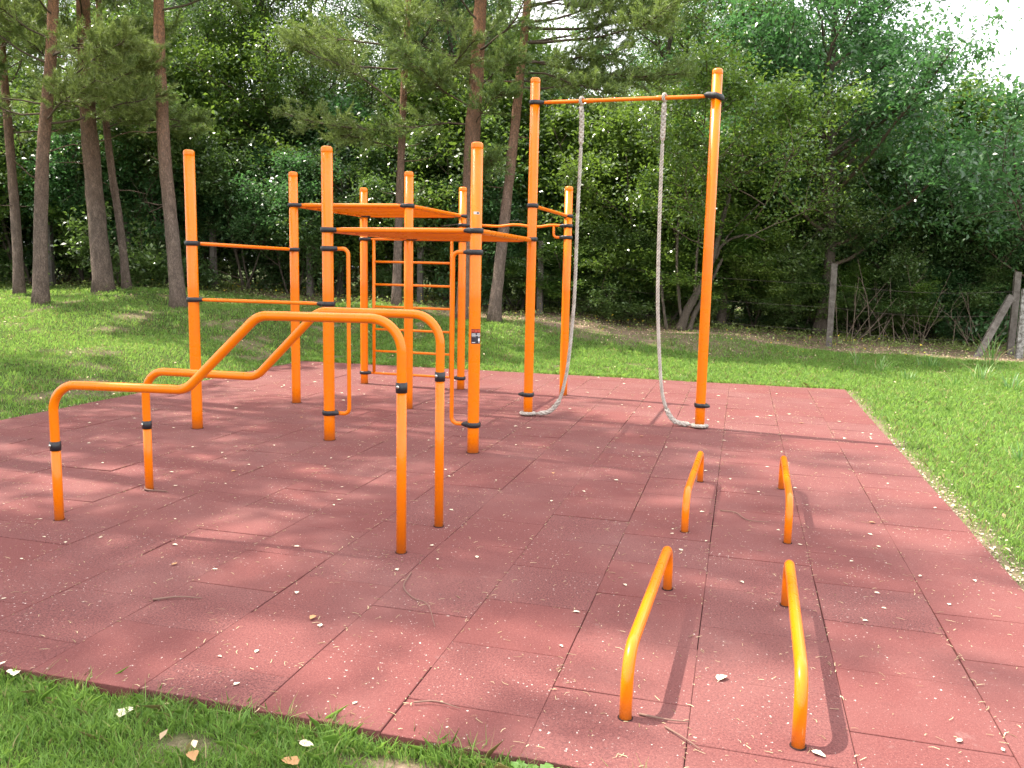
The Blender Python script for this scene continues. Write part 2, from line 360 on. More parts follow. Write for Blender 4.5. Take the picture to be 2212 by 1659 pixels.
# ------------------------------------------------------------------ rubber tile surface
rng = np.random.RandomState(5); xs = [6.60, 6.07, 5.54, 4.98, 4.45, 3.94, 3.44]
while xs[-1] > PX0+.3: xs.append(xs[-1]-.505)
xs[-1] = PX0; xs = xs[::-1]
ks = xs.index(3.94); pav = MB()
for k in range(len(xs)-1):
    off = -4.23 if (k-ks) % 2 == 0 else -3.975
    ys = [PY0]; y = off
    while y < PY1-.12:
        if y > PY0+.1: ys.append(y)
        y += .506
    ys.append(PY1)
    for j in range(len(ys)-1):
        g = rng.uniform(.0001, .0026, 4)*rng.choice([.3, 1., 1.5], 4); x0, x1, y0, y1 = xs[k]+g[0], xs[k+1]-g[1], ys[j]+g[2], ys[j+1]-g[3]
        if k == 0: x0 -= rng.uniform(0, .02)
        if j == 0: y0 = PY0+rng.uniform(-.008, .008)
        z = rng.uniform(-.0022, .0022, 4)+rng.uniform(-.0012, .0012)+(rng.rand(4) < .05)*.0035; bv = .0022
        top = [(x0+bv, y0+bv, z[0]), (x1-bv, y0+bv, z[1]), (x1-bv, y1-bv, z[2]), (x0+bv, y1-bv, z[3])]
        mid = [(x0, y0, z[0]-bv), (x1, y0, z[1]-bv), (x1, y1, z[2]-bv), (x0, y1, z[3]-bv)]
        bot = [(x0, y0, -.045), (x1, y0, -.045), (x1, y1, -.045), (x0, y1, -.045)]
        F_ = [(0, 1, 2, 3)]+[(4+i, 4+(i+1) % 4, (i+1) % 4, i) for i in range(4)]+[(8+i, 8+(i+1) % 4, 4+(i+1) % 4, 4+i) for i in range(4)]
        pav.add(np.array(top+mid+bot), F_)
tag(obj('rubber_paving', pav.build('rubber_paving', RUBBER, False)), kind='structure')
bb = MB(); bb.box(((PX0+PX1)/2, (PY0+PY1)/2, -.050), (PX1-PX0-.03, PY1-PY0-.03, .07))
tag(obj('paving_base', bb.build('paving_base', RUB_EDGE, False)), kind='structure')

# ------------------------------------------------------------------ climbing frame
P = {'P1': (-.051, .018), 'P2': (.035, 1.784), 'P3': (1.417, -.029), 'P4': (.052, 3.615), 'P5': (1.421, 1.888), 'P6': (1.470, 3.626),
     'P7': (2.848, -.073), 'P8': (2.832, 1.975), 'P9': (2.891, 3.628), 'P10': (4.726, 1.910)}
P = {k: np.array(v) for k, v in P.items()}
RO = np.array([1.42, 1.85, 0.0]); PR = .0515
frame = thing('calisthenics_rig', 'tall orange rig of ten round posts joined by bars and black clamps', 'exercise rig', RO)
def post_mesh(h):
    V, F_ = lathe([(PR, -.05), (PR, .2), (PR, h*.5), (PR, h-.055)], 32); return mesh('post', V, F_, [ORANGE])
def cap_mesh():
    V, F_ = lathe([(PR, -.055), (PR+.0015, -.05), (PR+.0012, -.022), (PR-.004, -.008), (PR-.014, -.001), (.012, .0)], 32); return mesh('cap', V, F_, [ORANGE])
pm = {2.685: post_mesh(2.685), 3.655: post_mesh(3.655)}; cm = cap_mesh(); POST = {}
for k, xy in P.items():
    h = 3.655 if k in ('P8', 'P10') else 2.685
    POST[k] = obj('post', pm[h], frame, (*(xy-RO[:2]), 0)); obj('cap', cm, POST[k], (0, 0, h))
def collar_mesh(dirs, name='collar'):
    n = 48; prof = [(0, -.021), (.008, -.0225), (.013, -.014), (.014, .0), (.013, .014), (.008, .0225), (0, .021)]; V = []
    for e, z in prof:
        for j in range(n):
            a = 2*math.pi*j/n; bst = 0
            for d in dirs:
                da = (a-d+math.pi) % (2*math.pi)-math.pi
                if abs(da) < .62: bst = max(bst, .050*(.5+.5*math.cos(da/.62*math.pi))**.7)
            r = PR+.001+e*(1.0)+(bst*(e/.014 if e else 0))
            V.append((r*math.cos(a), r*math.sin(a), z*(1-.15*(bst > .03))))
    F_ = [(i*n+j, i*n+(j+1) % n, (i+1)*n+(j+1) % n, (i+1)*n+j) for i in range(len(prof)-1) for j in range(n)]
    return mesh(name, np.array(V), F_, [BLACK])
C1 = collar_mesh([0]); C2 = collar_mesh([0, math.pi/2])
bv, bf = lathe([(.007, -.002), (.0095, .0), (.0095, .004), (.006, .0065), (.001, .007)], 12)
BOLT = mesh('bolt', np.stack([bv[:, 0], -bv[:, 2], bv[:, 1]], 1), bf, [STEEL])
def collar(k, z, ang, two=False, lab=None):
    c = obj('collar', C2 if two else C1, frame, (*(P[k]-RO[:2]), z), ang)
    for a in ([0, math.pi/2] if two else [0]):
        # bolt head sits on the flank of the boss that looks towards -y (world)
        for s in (-1, 1):
            wa = ang+a
            side = Vector((math.sin(wa)*s, -math.cos(wa)*s, 0))
            if side.y > .2 or (abs(side.y) <= .2 and side.x < 0): continue
            b_ = obj('bolt', BOLT, c, (.079*math.cos(a)+.0155*math.sin(a)*s, .079*math.sin(a)-.0155*math.cos(a)*s, 0), a+(0 if s == 1 else math.pi))
            break
    if lab: c['label'] = lab
    return c
E_, N_, W_, S_ = 0, math.pi/2, math.pi, -math.pi/2
for k, z, a in [('P1', 1.812, N_), ('P2', 1.803, S_), ('P1', 1.273, E_), ('P3', 1.275, W_), ('P3', 1.778, E_), ('P3', .262, E_), ('P7', 1.763, W_), ('P7', .253, W_),
                ('P4', 1.997, E_), ('P6', 1.997, W_), ('P4', .158, E_), ('P6', .152, W_), ('P8', 2.316, N_), ('P9', 2.313, S_), ('P6', 2.190, E_), ('P9', 2.190, W_),
                ('P6', 2.045, E_), ('P9', 2.045, W_), ('P8', 3.398, E_), ('P8', .238, R_(190)), ('P10', .244, R_(-35))]: collar(k, z, a)
for k, z, a in [('P3', 1.946, E_), ('P7', 1.946, N_), ('P5', 1.946, S_), ('P8', 1.955, W_), ('P2', 2.309, E_), ('P5', 2.309, N_), ('P4', 2.309, S_), ('P6', 2.309, W_)]: collar(k, z, a, True)
# the wide textured rubber sleeve at the top of the right-hand post
n = 64; V = []; prof = [(0, -.032), (.016, -.030), (.026, -.016), (.030, 0), (.026, .016), (.016, .030), (0, .032)]
for e, z in prof:
    for j in range(n):
        a = 2*math.pi*j/n; da = (a-math.pi+math.pi) % (2*math.pi)-math.pi
        bo = .045*max(0, math.cos(da*1.6))**2 if abs(da) < .95 else 0
        r = PR+.001+e+bo*(e/.03); x, y = r*math.cos(a), r*math.sin(a)
        V.append((x, y, z+-.42*x*(1 if x > 0 else .15)+.012*math.sin(a*1)))
F_ = [(i*n+j, i*n+(j+1) % n, (i+1)*n+(j+1) % n, (i+1)*n+j) for i in range(len(prof)-1) for j in range(n)]
cw = obj('collar', mesh('wrapped_collar', np.array(V), F_, [TREAD]), frame, (*(P['P10']-RO[:2]), 3.40)); cw['label'] = 'wide textured rubber collar sagging to the right'
obj('bolt', BOLT, cw, (-.078, -.036, 0), R_(15))

def bar(name, A, B, r, gapA=.095, gapB=.095, extra=None):
    A = np.array(A, float); B = np.array(B, float); d = (B-A)/np.linalg.norm(B-A); A2 = A+d*gapA; B2 = B-d*gapB; mb = MB()
    Pp = [A2, A2+d*.03, A2+d*.06, B2-d*.06, B2-d*.03, B2]; rr = [r*.85, r*.85, r, r, r*.85, r*.85]
    mb.tube(np.array(Pp)-RO, rr, 14); return obj(name, mb.build(name, ORANGE), frame)
def p3(k, z): return (*P[k], z)
bar('crossbar', p3('P1', 1.812), p3('P2', 1.803), .0185); bar('crossbar', p3('P1', 1.273), p3('P3', 1.275), .0170)
bar('crossbar', p3('P8', 2.316), p3('P9', 2.313), .0190)
RG, rf_ = lathe([(.001, -.01), (PR+.0065, -.01), (PR+.0065, .0036), (.001, .0038)], 24); RING = mesh('foot_ring', RG, rf_, [RUB_EDGE])
for k in POST: obj('foot_ring', RING, POST[k], (0, 0, 0))
tb = bar('crossbar', p3('P8', 3.398), p3('P10', 3.392), .0195, .10, .11)
def lad(a, b_, c_, d_, z, nr):
    """horizontal ladder: a-b front bar, c-d back bar"""
    bar('crossbar', p3(a, z), p3(b_, z), .024); bar('crossbar', p3(c_, z), p3(d_, z), .024)
    bar('side_rail', p3(a, z), p3(c_, z), .024); bar('side_rail', p3(b_, z), p3(d_, z), .024)
    for i in range(nr):
        q = (i+1)/(nr+1); A = P[a]*(1-q)+P[c_]*q; B = P[b_]*(1-q)+P[d_]*q
        mb = MB(); mb.tube(np.array([(*A, z), (*B, z)])-RO, .0165, 12); obj('rung', mb.build('rung', ORANGE), frame)
lad('P3', 'P7', 'P5', 'P8', 1.946, 6); lad('P2', 'P5', 'P4', 'P6', 2.309, 6)
# wall ladder between the two far posts
bar('ladder_bar', p3('P4', 1.997), p3('P6', 1.997), .017); bar('ladder_bar', p3('P4', .158), p3('P6', .152), .017)
lx = [P['P4'][0]+.145, P['P6'][0]-.145]
for x in lx:
    mb = MB(); mb.tube(np.array([(x, 3.62, .158), (x, 3.62, 1.0), (x, 3.62, 1.99)])-RO, .0225, 14); obj('ladder_rail', mb.build('ladder_rail', ORANGE), frame)
for z in (1.694, 1.385, 1.082, .771, .468):
    mb = MB(); mb.tube(np.array([(lx[0], 3.62, z), (lx[1], 3.62, z-.004)])-RO, .0155, 12); obj('rung', mb.build('rung', ORANGE), frame)
# grip loops
for k, s, z1, z0 in (('P3', 1, 1.778, .262), ('P7', -1, 1.763, .253)):
    x, y = P[k]; pth = fillet([(x+.09*s, y, z1), (x+.205*s, y, z1), (x+.205*s, y, z0), (x+.09*s, y, z0)], .085)
    mb = MB(); mb.tube(pth-RO, .0185, 14); obj('grip_loop', mb.build('grip_loop', ORANGE), frame)
# wavy bar with its two hooked brackets
x0, x1 = P['P6'][0], P['P9'][0]; y = 3.627; xsn = np.linspace(x0+.09, x1-.09, 60)
zz = 2.190+.012*np.interp(np.linspace(0, 1, 60), [0, .12, .28, .36, .44, .55, .68, .8, .88, 1], [0, .3, -.9, -.9, .8, 1, -1, -1, 1, .2])
zz = np.convolve(np.pad(zz, 3, 'edge'), np.ones(7)/7, 'valid')
mb = MB(); mb.tube(np.stack([xsn, np.full(60, y), zz], 1)-RO, .0175, 12); obj('wavy_bar', mb.build('wavy_bar', ORANGE), frame)
for s, xx in ((1, x0), (-1, x1)):
    mb = MB(); mb.tube(fillet([(xx+.185*s, y, 2.185), (xx+.185*s, y, 2.045), (xx+.09*s, y, 2.045)], .06)-RO, .0170, 12); obj('bracket', mb.build('bracket', ORANGE), frame)
# stop sleeves beside the ropes
dA = P['P10']-P['P8']; dL = np.linalg.norm(dA); dA = dA/dL
for s in (.60, 1.335):
    c_ = P['P8']+dA*s; mb = MB(); mb.tube(np.array([(*(c_-dA*.04), 3.396), (*(c_-dA*.036), 3.396), (*(c_+dA*.036), 3.396), (*(c_+dA*.04), 3.396)])-RO, [.021, .0245, .0245, .021], 14)
    obj('sleeve', mb.build('sleeve', ORANGE), frame)
# stickers on the near right post
def patch(mb, a0, a1, z0, z1, r, mi, n=10):
    A = np.linspace(a0, a1, n+1); V = [(r*math.cos(a), r*math.sin(a), z) for z in (z0, z1) for a in A]
    mb.add(np.array(V), [(i, i+1, n+2+i, n+1+i) for i in range(n)], mi)
mb = MB(); ac = R_(-54); ah = R_(52); zt, zb = 1.104, .976; H_ = zt-zb
def sp(s0, s1, t0, t1, mi, lift): patch(mb, ac-ah+2*ah*s0, ac-ah+2*ah*s1, zt-H_*t1, zt-H_*t0, PR+.0008+.0005*lift, mi, max(1, int(10*(s1-s0)+1)))
sp(0, 1, 0, .27, 0, 0); sp(0, 1, .27, 1, 1, 0)
def glyph(x, strokes, wd=.19, y0=.05, hh=.16):
    for (a, b_, c_, d_) in strokes: sp(x+wd*a, x+wd*b_, y0+hh*c_, y0+hh*d_, 2, 2)
Hs = [(0, .2, 0, 1), (.8, 1, 0, 1), (.2, .8, .4, .6)]; Es = [(.8, 1, 0, 1), (0, .8, 0, .17), (.15, .8, .42, .58), (0, .8, .83, 1)]
Ss = [(0, 1, 0, .17), (0, .2, .17, .42), (0, 1, .42, .58), (.8, 1, .58, .83), (0, 1, .83, 1)]
for x, g in ((.05, Hs), (.285, Es), (.52, Hs), (.755, Ss)): glyph(x, g)
for t0 in (.30, .335, .37, .42, .445): sp(.06, .42 if t0 < .41 else .95, t0, t0+.018, 3, 2)
for t0 in (.30, .335, .37): sp(.55, .95, t0, t0+.018, 3, 2)
sp(.06, .45, .51, .53, 3, 2); sp(.68, .9, .51, .535, 3, 2); sp(.08, .40, .89, .93, 3, 2)
for i in range(7):
    q = (i-3)/3; wv_ = math.sqrt(max(0, 1-q*q*.85))*.13; sp(.79-wv_, .79+wv_, .61+.036*i, .61+.036*(i+1), 3, 2)
sp(.74, .84, .87, .95, 3, 2)
s_ = obj('label_sticker', mb.build('label_sticker', [DARKRED, NAVY, LRED, WHITE], False), POST['P7']); s_['label'] = 'dark sticker with red letters and white print'
mb = MB(); patch(mb, R_(-96), R_(-42), 2.083, 2.103, PR+.0008, 0); patch(mb, R_(-68), R_(-46), 2.086, 2.100, PR+.0013, 1, 3); patch(mb, R_(-92), R_(-74), 2.092, 2.095, PR+.0013, 1, 3)
s_ = obj('small_sticker', mb.build('small_sticker', [WHITE, NAVY], False), POST['P7']); s_['label'] = 'tiny white and black sticker'

# ------------------------------------------------------------------ climbing ropes
def strands(path, R, rs, pitch, ns=3, ph0=0, seg=7):
    Q = resample(path, .012); T, N, B = frames(Q); L = np.concatenate([[0], np.cumsum(np.linalg.norm(np.diff(Q, axis=0), axis=1))]); mb = MB()
    for k in range(ns):
        a = 2*np.pi*(L/pitch+k/ns)+ph0; mb.tube(Q+R*(np.cos(a)[:, None]*N+np.sin(a)[:, None]*B), rs, seg)
    return mb
def splice(path):
    Q = resample(path, .01); T, N, B = frames(Q); L = np.concatenate([[0], np.cumsum(np.linalg.norm(np.diff(Q, axis=0), axis=1))]); mb = MB()
    tp = np.clip(np.minimum(L/.03, (L[-1]-L)/.06), .45, 1)
    for k in range(3):
        for sgn in (1, -1):
            a = sgn*2*np.pi*(L/.16)+2*np.pi*k/3; rad = .0150*tp*(1+.18*sgn*np.cos(3*a))
            mb.tube(Q+rad[:, None]*(np.cos(a)[:, None]*N*1.15+np.sin(a)[:, None]*B), .0118*tp, 7)
    return mb
def rope(label, pts, post, s0):
    sgn = 1 if pts[-1][0] > s0 else -1
    a = P['P8']; W3 = lambda s, z: np.array([*(a+dA*s), z]); base = W3(s0, 0)
    root = thing('climbing_rope', label, 'rope', base, 0, 'ropes hanging from the high crossbar')
    path = spline([W3(s, z) for s, z in pts], 10)-base; z = path[:, 2]
    L = np.concatenate([[0], np.cumsum(np.linalg.norm(np.diff(path, axis=0), axis=1))]); i1 = np.searchsorted(L, .46); i2 = np.searchsorted(L, L[-1]-.38)
    obj('rope', strands(path[i1-1:i2+2], .0098, .0108, .105).build('rope', ROPE), root)
    obj('splice', splice(path[1:i1]).build('splice', ROPE), root); obj('splice', splice(path[i2:]).build('splice', ROPE), root)
    th = np.linspace(-.35, math.pi*2-.6, 40); nrm = np.array([-dA[1], dA[0], 0]); up = np.array([0, 0, 1.])
    c_ = W3(s0, 3.396)-base; eye = np.array([c_+.036*(math.cos(q)*nrm+math.sin(q)*up)+dA3*.010*math.cos(q) for q in th for dA3 in [np.array([*dA, 0])]])
    eye = np.concatenate([[path[1]+nrm*.012], eye[3:]]); obj('eye_loop', strands(eye, .0085, .0098, .09).build('eye_loop', ROPE), root)
    pc = np.array([*P[post], 0]); R2 = PR+.024; ang0 = math.atan2(-.5, -sgn); lp = [path[-1]+base]
    for q in np.linspace(.25, 2*math.pi-.35, 40):
        an = (math.pi if sgn > 0 else 0)+sgn*q*1.0; lp.append(pc+np.array([R2*math.cos(an), R2*math.sin(an), .024+.006*math.sin(q)]))
    obj('ground_loop', strands(np.array(lp)-base, .0098, .0110, .10).build('ground_loop', ROPE), root)
    return root
rope('pale three strand rope nearer the left post, curving down to its foot', [(.50, 3.37), (.517, 3.25), (.519, 3.03), (.515, 2.71), (.505, 2.25), (.502, 1.79), (.498, 1.40), (.485, 1.10), (.462, .77), (.425, .45), (.36, .20), (.25, .062), (.11, .030), (.085, .028)], 'P8', .513)
rope('pale three strand rope nearer the right post, bowing down to the right post foot', [(1.379, 3.37), (1.376, 3.25), (1.376, 3.01), (1.377, 2.55), (1.383, 1.95), (1.396, 1.40), (1.414, 1.08), (1.446, .70), (1.486, .36), (1.545, .17), (1.62, .062), (1.70, .034), (1.81, .028), (1.825, .028)], 'P10', 1.379)

# ------------------------------------------------------------------ stepped parallel bars
def step_bar(A, B, label, zc=(.476, .956)):
    A = np.array(A); B = np.array(B); L = np.linalg.norm(B-A); d = (B-A)/L; ang = math.atan2(d[1], d[0])
    root = thing('stepped_bar', label, 'exercise bar', (*A, 0), ang, 'pair of stepped parallel bars')
    pth = [(0, 0, -.04), (0, 0, .863), (.925, 0, .875), (1.405, 0, 1.330), (L, 0, 1.337), (L, 0, -.04)]
    pth[0] = (0, 0, zc[0]); pth[-1] = (L, 0, zc[1]); full = fillet(pth, [.17, .15, .15, .20], 12)
    mb = MB(); mb.tube(full, .0275, 24, False); obj('handrail', mb.build('handrail', ORANGE), root)
    for x, z in ((0, zc[0]), (L, zc[1])):
        mb = MB(); mb.tube(np.array([(x, 0, -.04), (x, 0, z*.5), (x, 0, z)]), .0285, 24); lg = obj('leg', mb.build('leg', ORANGE), root); rg_ = obj('foot_ring', RING, lg, (x, 0, 0)); rg_.scale = (.58, .58, 1)
        V, F_ = lathe([(.029, -.029), (.0325, -.028), (.033, 0), (.0325, .028), (.029, .029)], 24)
        V = V+np.array([x, 0, z]); cl = obj('sleeve', mesh('sleeve', V, F_, [BLACK]), lg); bo = obj('bolt', BOLT, cl, (x-.010, -.0325, z+.006), R_(-18))
    return root
step_bar((1.010, -2.844), (3.280, -2.729), 'nearer orange stepped bar, its low half ending at the left foot')
step_bar((1.051, -2.061), (3.309, -2.190), 'farther orange stepped bar, standing just behind its twin')

# ------------------------------------------------------------------ low push-up bars
for A, B, h, lab in [((4.754, -4.133), (4.793, -2.804), .243, 'low orange push up bar nearest the camera on the left'),
                     ((5.354, -4.138), (5.374, -2.836), .248, 'low orange push up bar nearest the camera on the right'),
                     ((4.814, -1.799), (4.845, -.444), .246, 'low orange push up bar farther back on the left'),
                     ((5.432, -1.817), (5.453, -.464), .262, 'low orange push up bar farther back on the right')]:
    A = np.array(A); B = np.array(B); L = np.linalg.norm(B-A); ang = math.atan2(*(B-A)[::-1])
    mb = MB(); mb.tube(fillet([(0, 0, -.04), (.012, 0, h), (L-.012, 0, h), (L, 0, -.04)], .13, 14), .0232, 24)
    o = obj('push_up_bar', mb.build('push_up_bar', ORANGE), None, (*A, 0), ang); tag(o, lab, 'exercise bar', 'four low push up bars')
    for xr in (0, L): rg_ = obj('foot_ring', RING, o, (xr, 0, 0)); rg_.scale = (.49, .49, 1)

# ------------------------------------------------------------------ vegetation generators
def leaves(C, size, rs, up=.6, droop=.2, aspect=.5, fold=.18, jit=.35):
    """C (n,3) centres -> quads, folded rhombic leaves"""
    n = len(C); nrm = rs.normal(size=(n, 3)); nrm[:, 2] = np.abs(nrm[:, 2])*.7+up*1.2; nrm /= np.linalg.norm(nrm, axis=1)[:, None]
    ax = rs.normal(size=(n, 3)); ax[:, 2] -= droop*2; ax -= nrm*np.sum(ax*nrm, 1)[:, None]; ax /= np.linalg.norm(ax, axis=1)[:, None]+1e-9
    sd = np.cross(nrm, ax); s = size*(1-jit+2*jit*rs.rand(n))[:, None]
    b_ = C-ax*s*.5; tp = C+ax*s*.5-nrm*s*.08; md = C-ax*s*.06; l = md+sd*s*aspect*.5+nrm*s*fold*.5; r = md-sd*s*aspect*.5+nrm*s*fold*.5
    V = np.stack([b_, r, tp, l], 1).reshape(-1, 3); return V, np.arange(4*n).reshape(n, 4)

def branch(rs, p, d, L, r, n=6, wig=.12, lift=0., grav=0.):
    P_ = [np.array(p, float)]; d = np.array(d, float); d /= np.linalg.norm(d)
    for i in range(n):
        d = d+rs.normal(size=3)*wig+np.array([0, 0, lift-grav*i/n]); d /= np.linalg.norm(d); P_.append(P_[-1]+d*L/n)
    return np.array(P_), np.linspace(r, r*.3, n+1)

def broad_tree(seed, H, R, clear, nleaf, lsize, leafm, barkm=None, trunk_r=.12, stems=1, aspect=.5, bare=.15, spread=.32, top=1.0, lean=(0, 0), name='broadleaf', droop=.2, nlimb=26, up=.6):
    """returns (trunk mesh, crown mesh) with origin at the base"""
    rs = np.random.RandomState(seed); tb_ = MB(); limbs = []; barkm = barkm or BARK
    for s in range(stems):
        d0 = np.array([lean[0]+rs.normal()*.10*(1+1.5*(stems > 1)), lean[1]+rs.normal()*.10*(1+1.5*(stems > 1)), 1.])
        Pt, rt = branch(rs, (rs.normal()*.08*(stems > 1), rs.normal()*.08*(stems > 1), -.12), d0, H*.93, trunk_r*(1 if stems == 1 else .75), 9, .06, .03)
        rt[0] *= 1.35; tb_.tube(spline(Pt, 3), np.interp(np.linspace(0, 9, 28), range(10), rt), 10); limbs.append((Pt, rt))
    C = []; tw = MB()
    for k in range(nlimb):
        Pt, rt = limbs[rs.randint(len(limbs))]; q = clear+(1-clear)*rs.rand()**.85; i = min(8.99, q*9); i0 = int(i); p = Pt[i0]*(1-i+i0)+Pt[i0+1]*(i-i0)
        a = k*2.4+rs.rand()*.8; qq = (q-clear)/(1-clear); prof = R*top*(.45+.75*math.sin(math.pi*min(1, .22+.72*qq)))*rs.uniform(.75, 1.1)
        d = np.array([math.cos(a), math.sin(a), .25+.75*qq]); L = prof/np.linalg.norm(d)*1.15
        Pb, rb = branch(rs, p, d, L, max(.012, trunk_r*.42*(1-.6*q)), 7, .14, .03, .04); tw.tube(Pb, rb, 6, False)
        for j in range(9):
            u = .25+.75*rs.rand(); i = u*7; i0 = min(6, int(i)); p2 = Pb[i0]*(1-i+i0)+Pb[i0+1]*(i-i0)
            d2 = (Pb[i0+1]-Pb[i0]); d2 = d2/np.linalg.norm(d2)+rs.normal(size=3)*.75; d2[2] += .1
            Ps, rs_ = branch(rs, p2, d2, L*rs.uniform(.25, .45), .010, 5, .22, .0, droop*.3); tw.tube(Ps, rs_, 4, False); C.append(Ps[1:])
    C = np.concatenate(C); wgt = rs.rand(len(C))**2.0+.05; wgt /= wgt.sum(); idx = rs.choice(len(C), nleaf, p=wgt)
    X = C[idx]+rs.normal(size=(nleaf, 3))*spread*np.array([1, 1, .62])*rs.rand(nleaf)[:, None]**.6
    X = X[X[:, 2] > .08]
    V, F_ = leaves(X, lsize, rs, up, droop, aspect)
    tm = tb_.build('trunk', barkm); TV = np.concatenate(tw.v); TF = np.array([f for f in tw.f if len(f) == 4]);
    cmesh = mesh('crown', np.concatenate([V, TV]), np.concatenate([F_, TF+len(V)]), [leafm, TWIG], False, np.concatenate([np.zeros(len(F_)), np.ones(len(TF))]))
    return tm, cmesh

def needles(tips, dirs, rs, nn=22, L=.085, wd=.0035):
    n = len(tips); T = np.repeat(tips, nn, 0); Dd = np.repeat(dirs, nn, 0); k = n*nn
    o = T-Dd*(rs.rand(k)*.13)[:, None]; d = rs.normal(size=(k, 3))*.62+Dd*1.0; d /= np.linalg.norm(d, axis=1)[:, None]
    s = np.cross(d, rs.normal(size=(k, 3))); s /= np.linalg.norm(s, axis=1)[:, None]+1e-9; ln = (L*(.7+.5*rs.rand(k)))[:, None]
    V = np.stack([o+s*wd*.6, o-s*wd*.6, o+d*ln], 1).reshape(-1, 3); return V, np.arange(3*k).reshape(k, 3)

def pine_crown(seed, trunkP, z0, z1, R0, nb, tuft=40, boughs=(), dens=1.35, nn=24, wd=.0085):
    """needled crown on a trunk path (local coords)"""
    rs = np.random.RandomState(seed); tw = MB(); tips = []; dirs = []
    zs = trunkP[:, 2]; pos = lambda z: np.array([np.interp(z, zs, trunkP[:, 0]), np.interp(z, zs, trunkP[:, 1]), z])
    spec = [(z0+(z1-z0)*((k+rs.rand())/nb)**1.05, k*2.4+rs.rand(), None) for k in range(nb)]+[(z, math.atan2(dy, dx), (dx, dy, dz)) for z, dx, dy, dz in boughs]
    for z, a, v in spec:
        q = max(0, (z-z0)/(z1-z0))
        if v is None: L = R0*(1-.72*q)*rs.uniform(.6, 1.1); d = np.array([math.cos(a), math.sin(a), .12+.5*q-.1*rs.rand()])
        else: L = math.sqrt(v[0]**2+v[1]**2+v[2]**2); d = np.array(v)/L
        Pb, rb = branch(rs, pos(z), d, L, (.007+.007*L), 8, .11, .05 if v is None else .03, .03); tw.tube(Pb, rb, 6, False)
        for j in range(int(13*dens*(1+.3*L))):
            u = .28+.72*rs.rand(); i = u*8; i0 = min(7, int(i)); p2 = Pb[i0]*(1-i+i0)+Pb[i0+1]*(i-i0)
            d2 = (Pb[i0+1]-Pb[i0])/L*8; sdv = np.cross(d2, [0, 0, 1.]); d2 = d2*.8+sdv*rs.choice([-1, 1])*rs.uniform(.4, 1.1)+rs.normal(size=3)*.25
            Ps, r2 = branch(rs, p2, d2, (.35+.32*L*(1-u))*rs.uniform(.6, 1.2), .007, 5, .2, .05); tw.tube(Ps, r2, 4, False)
            for m_ in range(4):
                b0 = Ps[2+m_ % 4]; dd = rs.normal(size=3)*.6+(Ps[-1]-Ps[0])/np.linalg.norm(Ps[-1]-Ps[0])+np.array([0, 0, .35]); dd /= np.linalg.norm(dd)
                ln = rs.uniform(.04, .22)
                for e in np.arange(.0, ln, .075): tips.append(b0+dd*(e+.03)); dirs.append(dd)
    V, F_ = needles(np.array(tips), np.array(dirs), rs, nn, .095, wd)
    TV = np.concatenate(tw.v); TF = np.array([f for f in tw.f if len(f) == 4]); TF3 = np.concatenate([TF[:, [0, 1, 2]], TF[:, [0, 2, 3]]])
    return mesh('crown', np.concatenate([V, TV]), np.concatenate([F_, TF3+len(V)]), [NEEDLE, TWIG], False, np.concatenate([np.zeros(len(F_)), np.ones(len(TF3))]))

def plant_tree(name, label, cat, x, y, tm, cmesh, group=None, rz=0, sc=1, szz=None):
    r = thing(name, label, cat, (x, y, hg(x, y)), rz, group); r.scale = (sc, sc, szz or sc)
    if tm: obj('trunk', tm, r)
    obj('crown', cmesh, r); return r

# ------------------------------------------------------------------ pines in front of the fence
def pine(label, pix, dep, r0, z0, z1, R0, nb, seed, boughs=(), dens=1.5, stubs=6):
    Q = np.array([at(u, v, dep) for u, v in pix]); b0 = Q[0].copy(); d = Q[-1]-Q[-2]; d /= d[2]
    up_ = [Q[-1]+d*k+np.array([.12*k*k*.04, 0, 0]) for k in (2., 4., 6., 7.5) if (Q[-1]+d*k)[2] < 13.5]
    Q = np.concatenate([Q, up_]) if up_ else Q
    g = hg(b0[0], b0[1]); root = thing('pine_tree', label, 'pine tree', (b0[0], b0[1], g), 0, 'pines at the edge of the lawn')
    Pl = spline(Q-np.array([b0[0], b0[1], g]), 5); Pl[0][2] = -.15
    zz_ = Pl[:, 2]; rr = r0*(1-.72*np.clip(zz_/13, 0, 1))*(1+.45*np.exp(-np.clip(zz_, 0, 9)/.22))
    rs = np.random.RandomState(seed); V, F_ = tube(Pl, rr, 20)
    an = np.tile(np.arange(20), len(Pl)); V = V+(rs.normal(size=V.shape)*.006*(r0/.15))
    mb = MB().add(V, F_)
    for k in range(stubs):
        z = rs.uniform(1.6, 5.5); i = np.searchsorted(zz_, z); p0 = Pl[min(i, len(Pl)-1)]; a = rs.rand()*6.28
        Pb, rb = branch(rs, p0, (math.cos(a), math.sin(a), rs.uniform(-.2, .3)), rs.uniform(.25, 1.1), .014, 5, .15); mb.tube(Pb, rb, 5)
    obj('trunk', mb.build('trunk', PINEBARK), root)
    obj('crown', pine_crown(seed, Pl, z0, z1, R0, nb, boughs=boughs, dens=dens), root); return root
pine('slender pine trunk at the left edge of the lawn, leftmost of the pines', [(42, 634), (34, 480), (20, 300), (8, 160)], 17.2, .100, 3.2, 11, 2.0, 20, 31)
pine('grey barked pine with a straight trunk, standing lowest on the left bank', [(88, 664), (88, 480), (93, 330), (108, 150), (116, 0)], 15.6, .130, 3.1, 12, 2.6, 28, 32, [(3.4, 1.6, -.8, .3), (3.7, -1.4, -1.0, .2), (4.6, 1.9, -.6, .5), (4.9, -.6, -1.6, .5), (3.9, 2.0, .3, .0)])
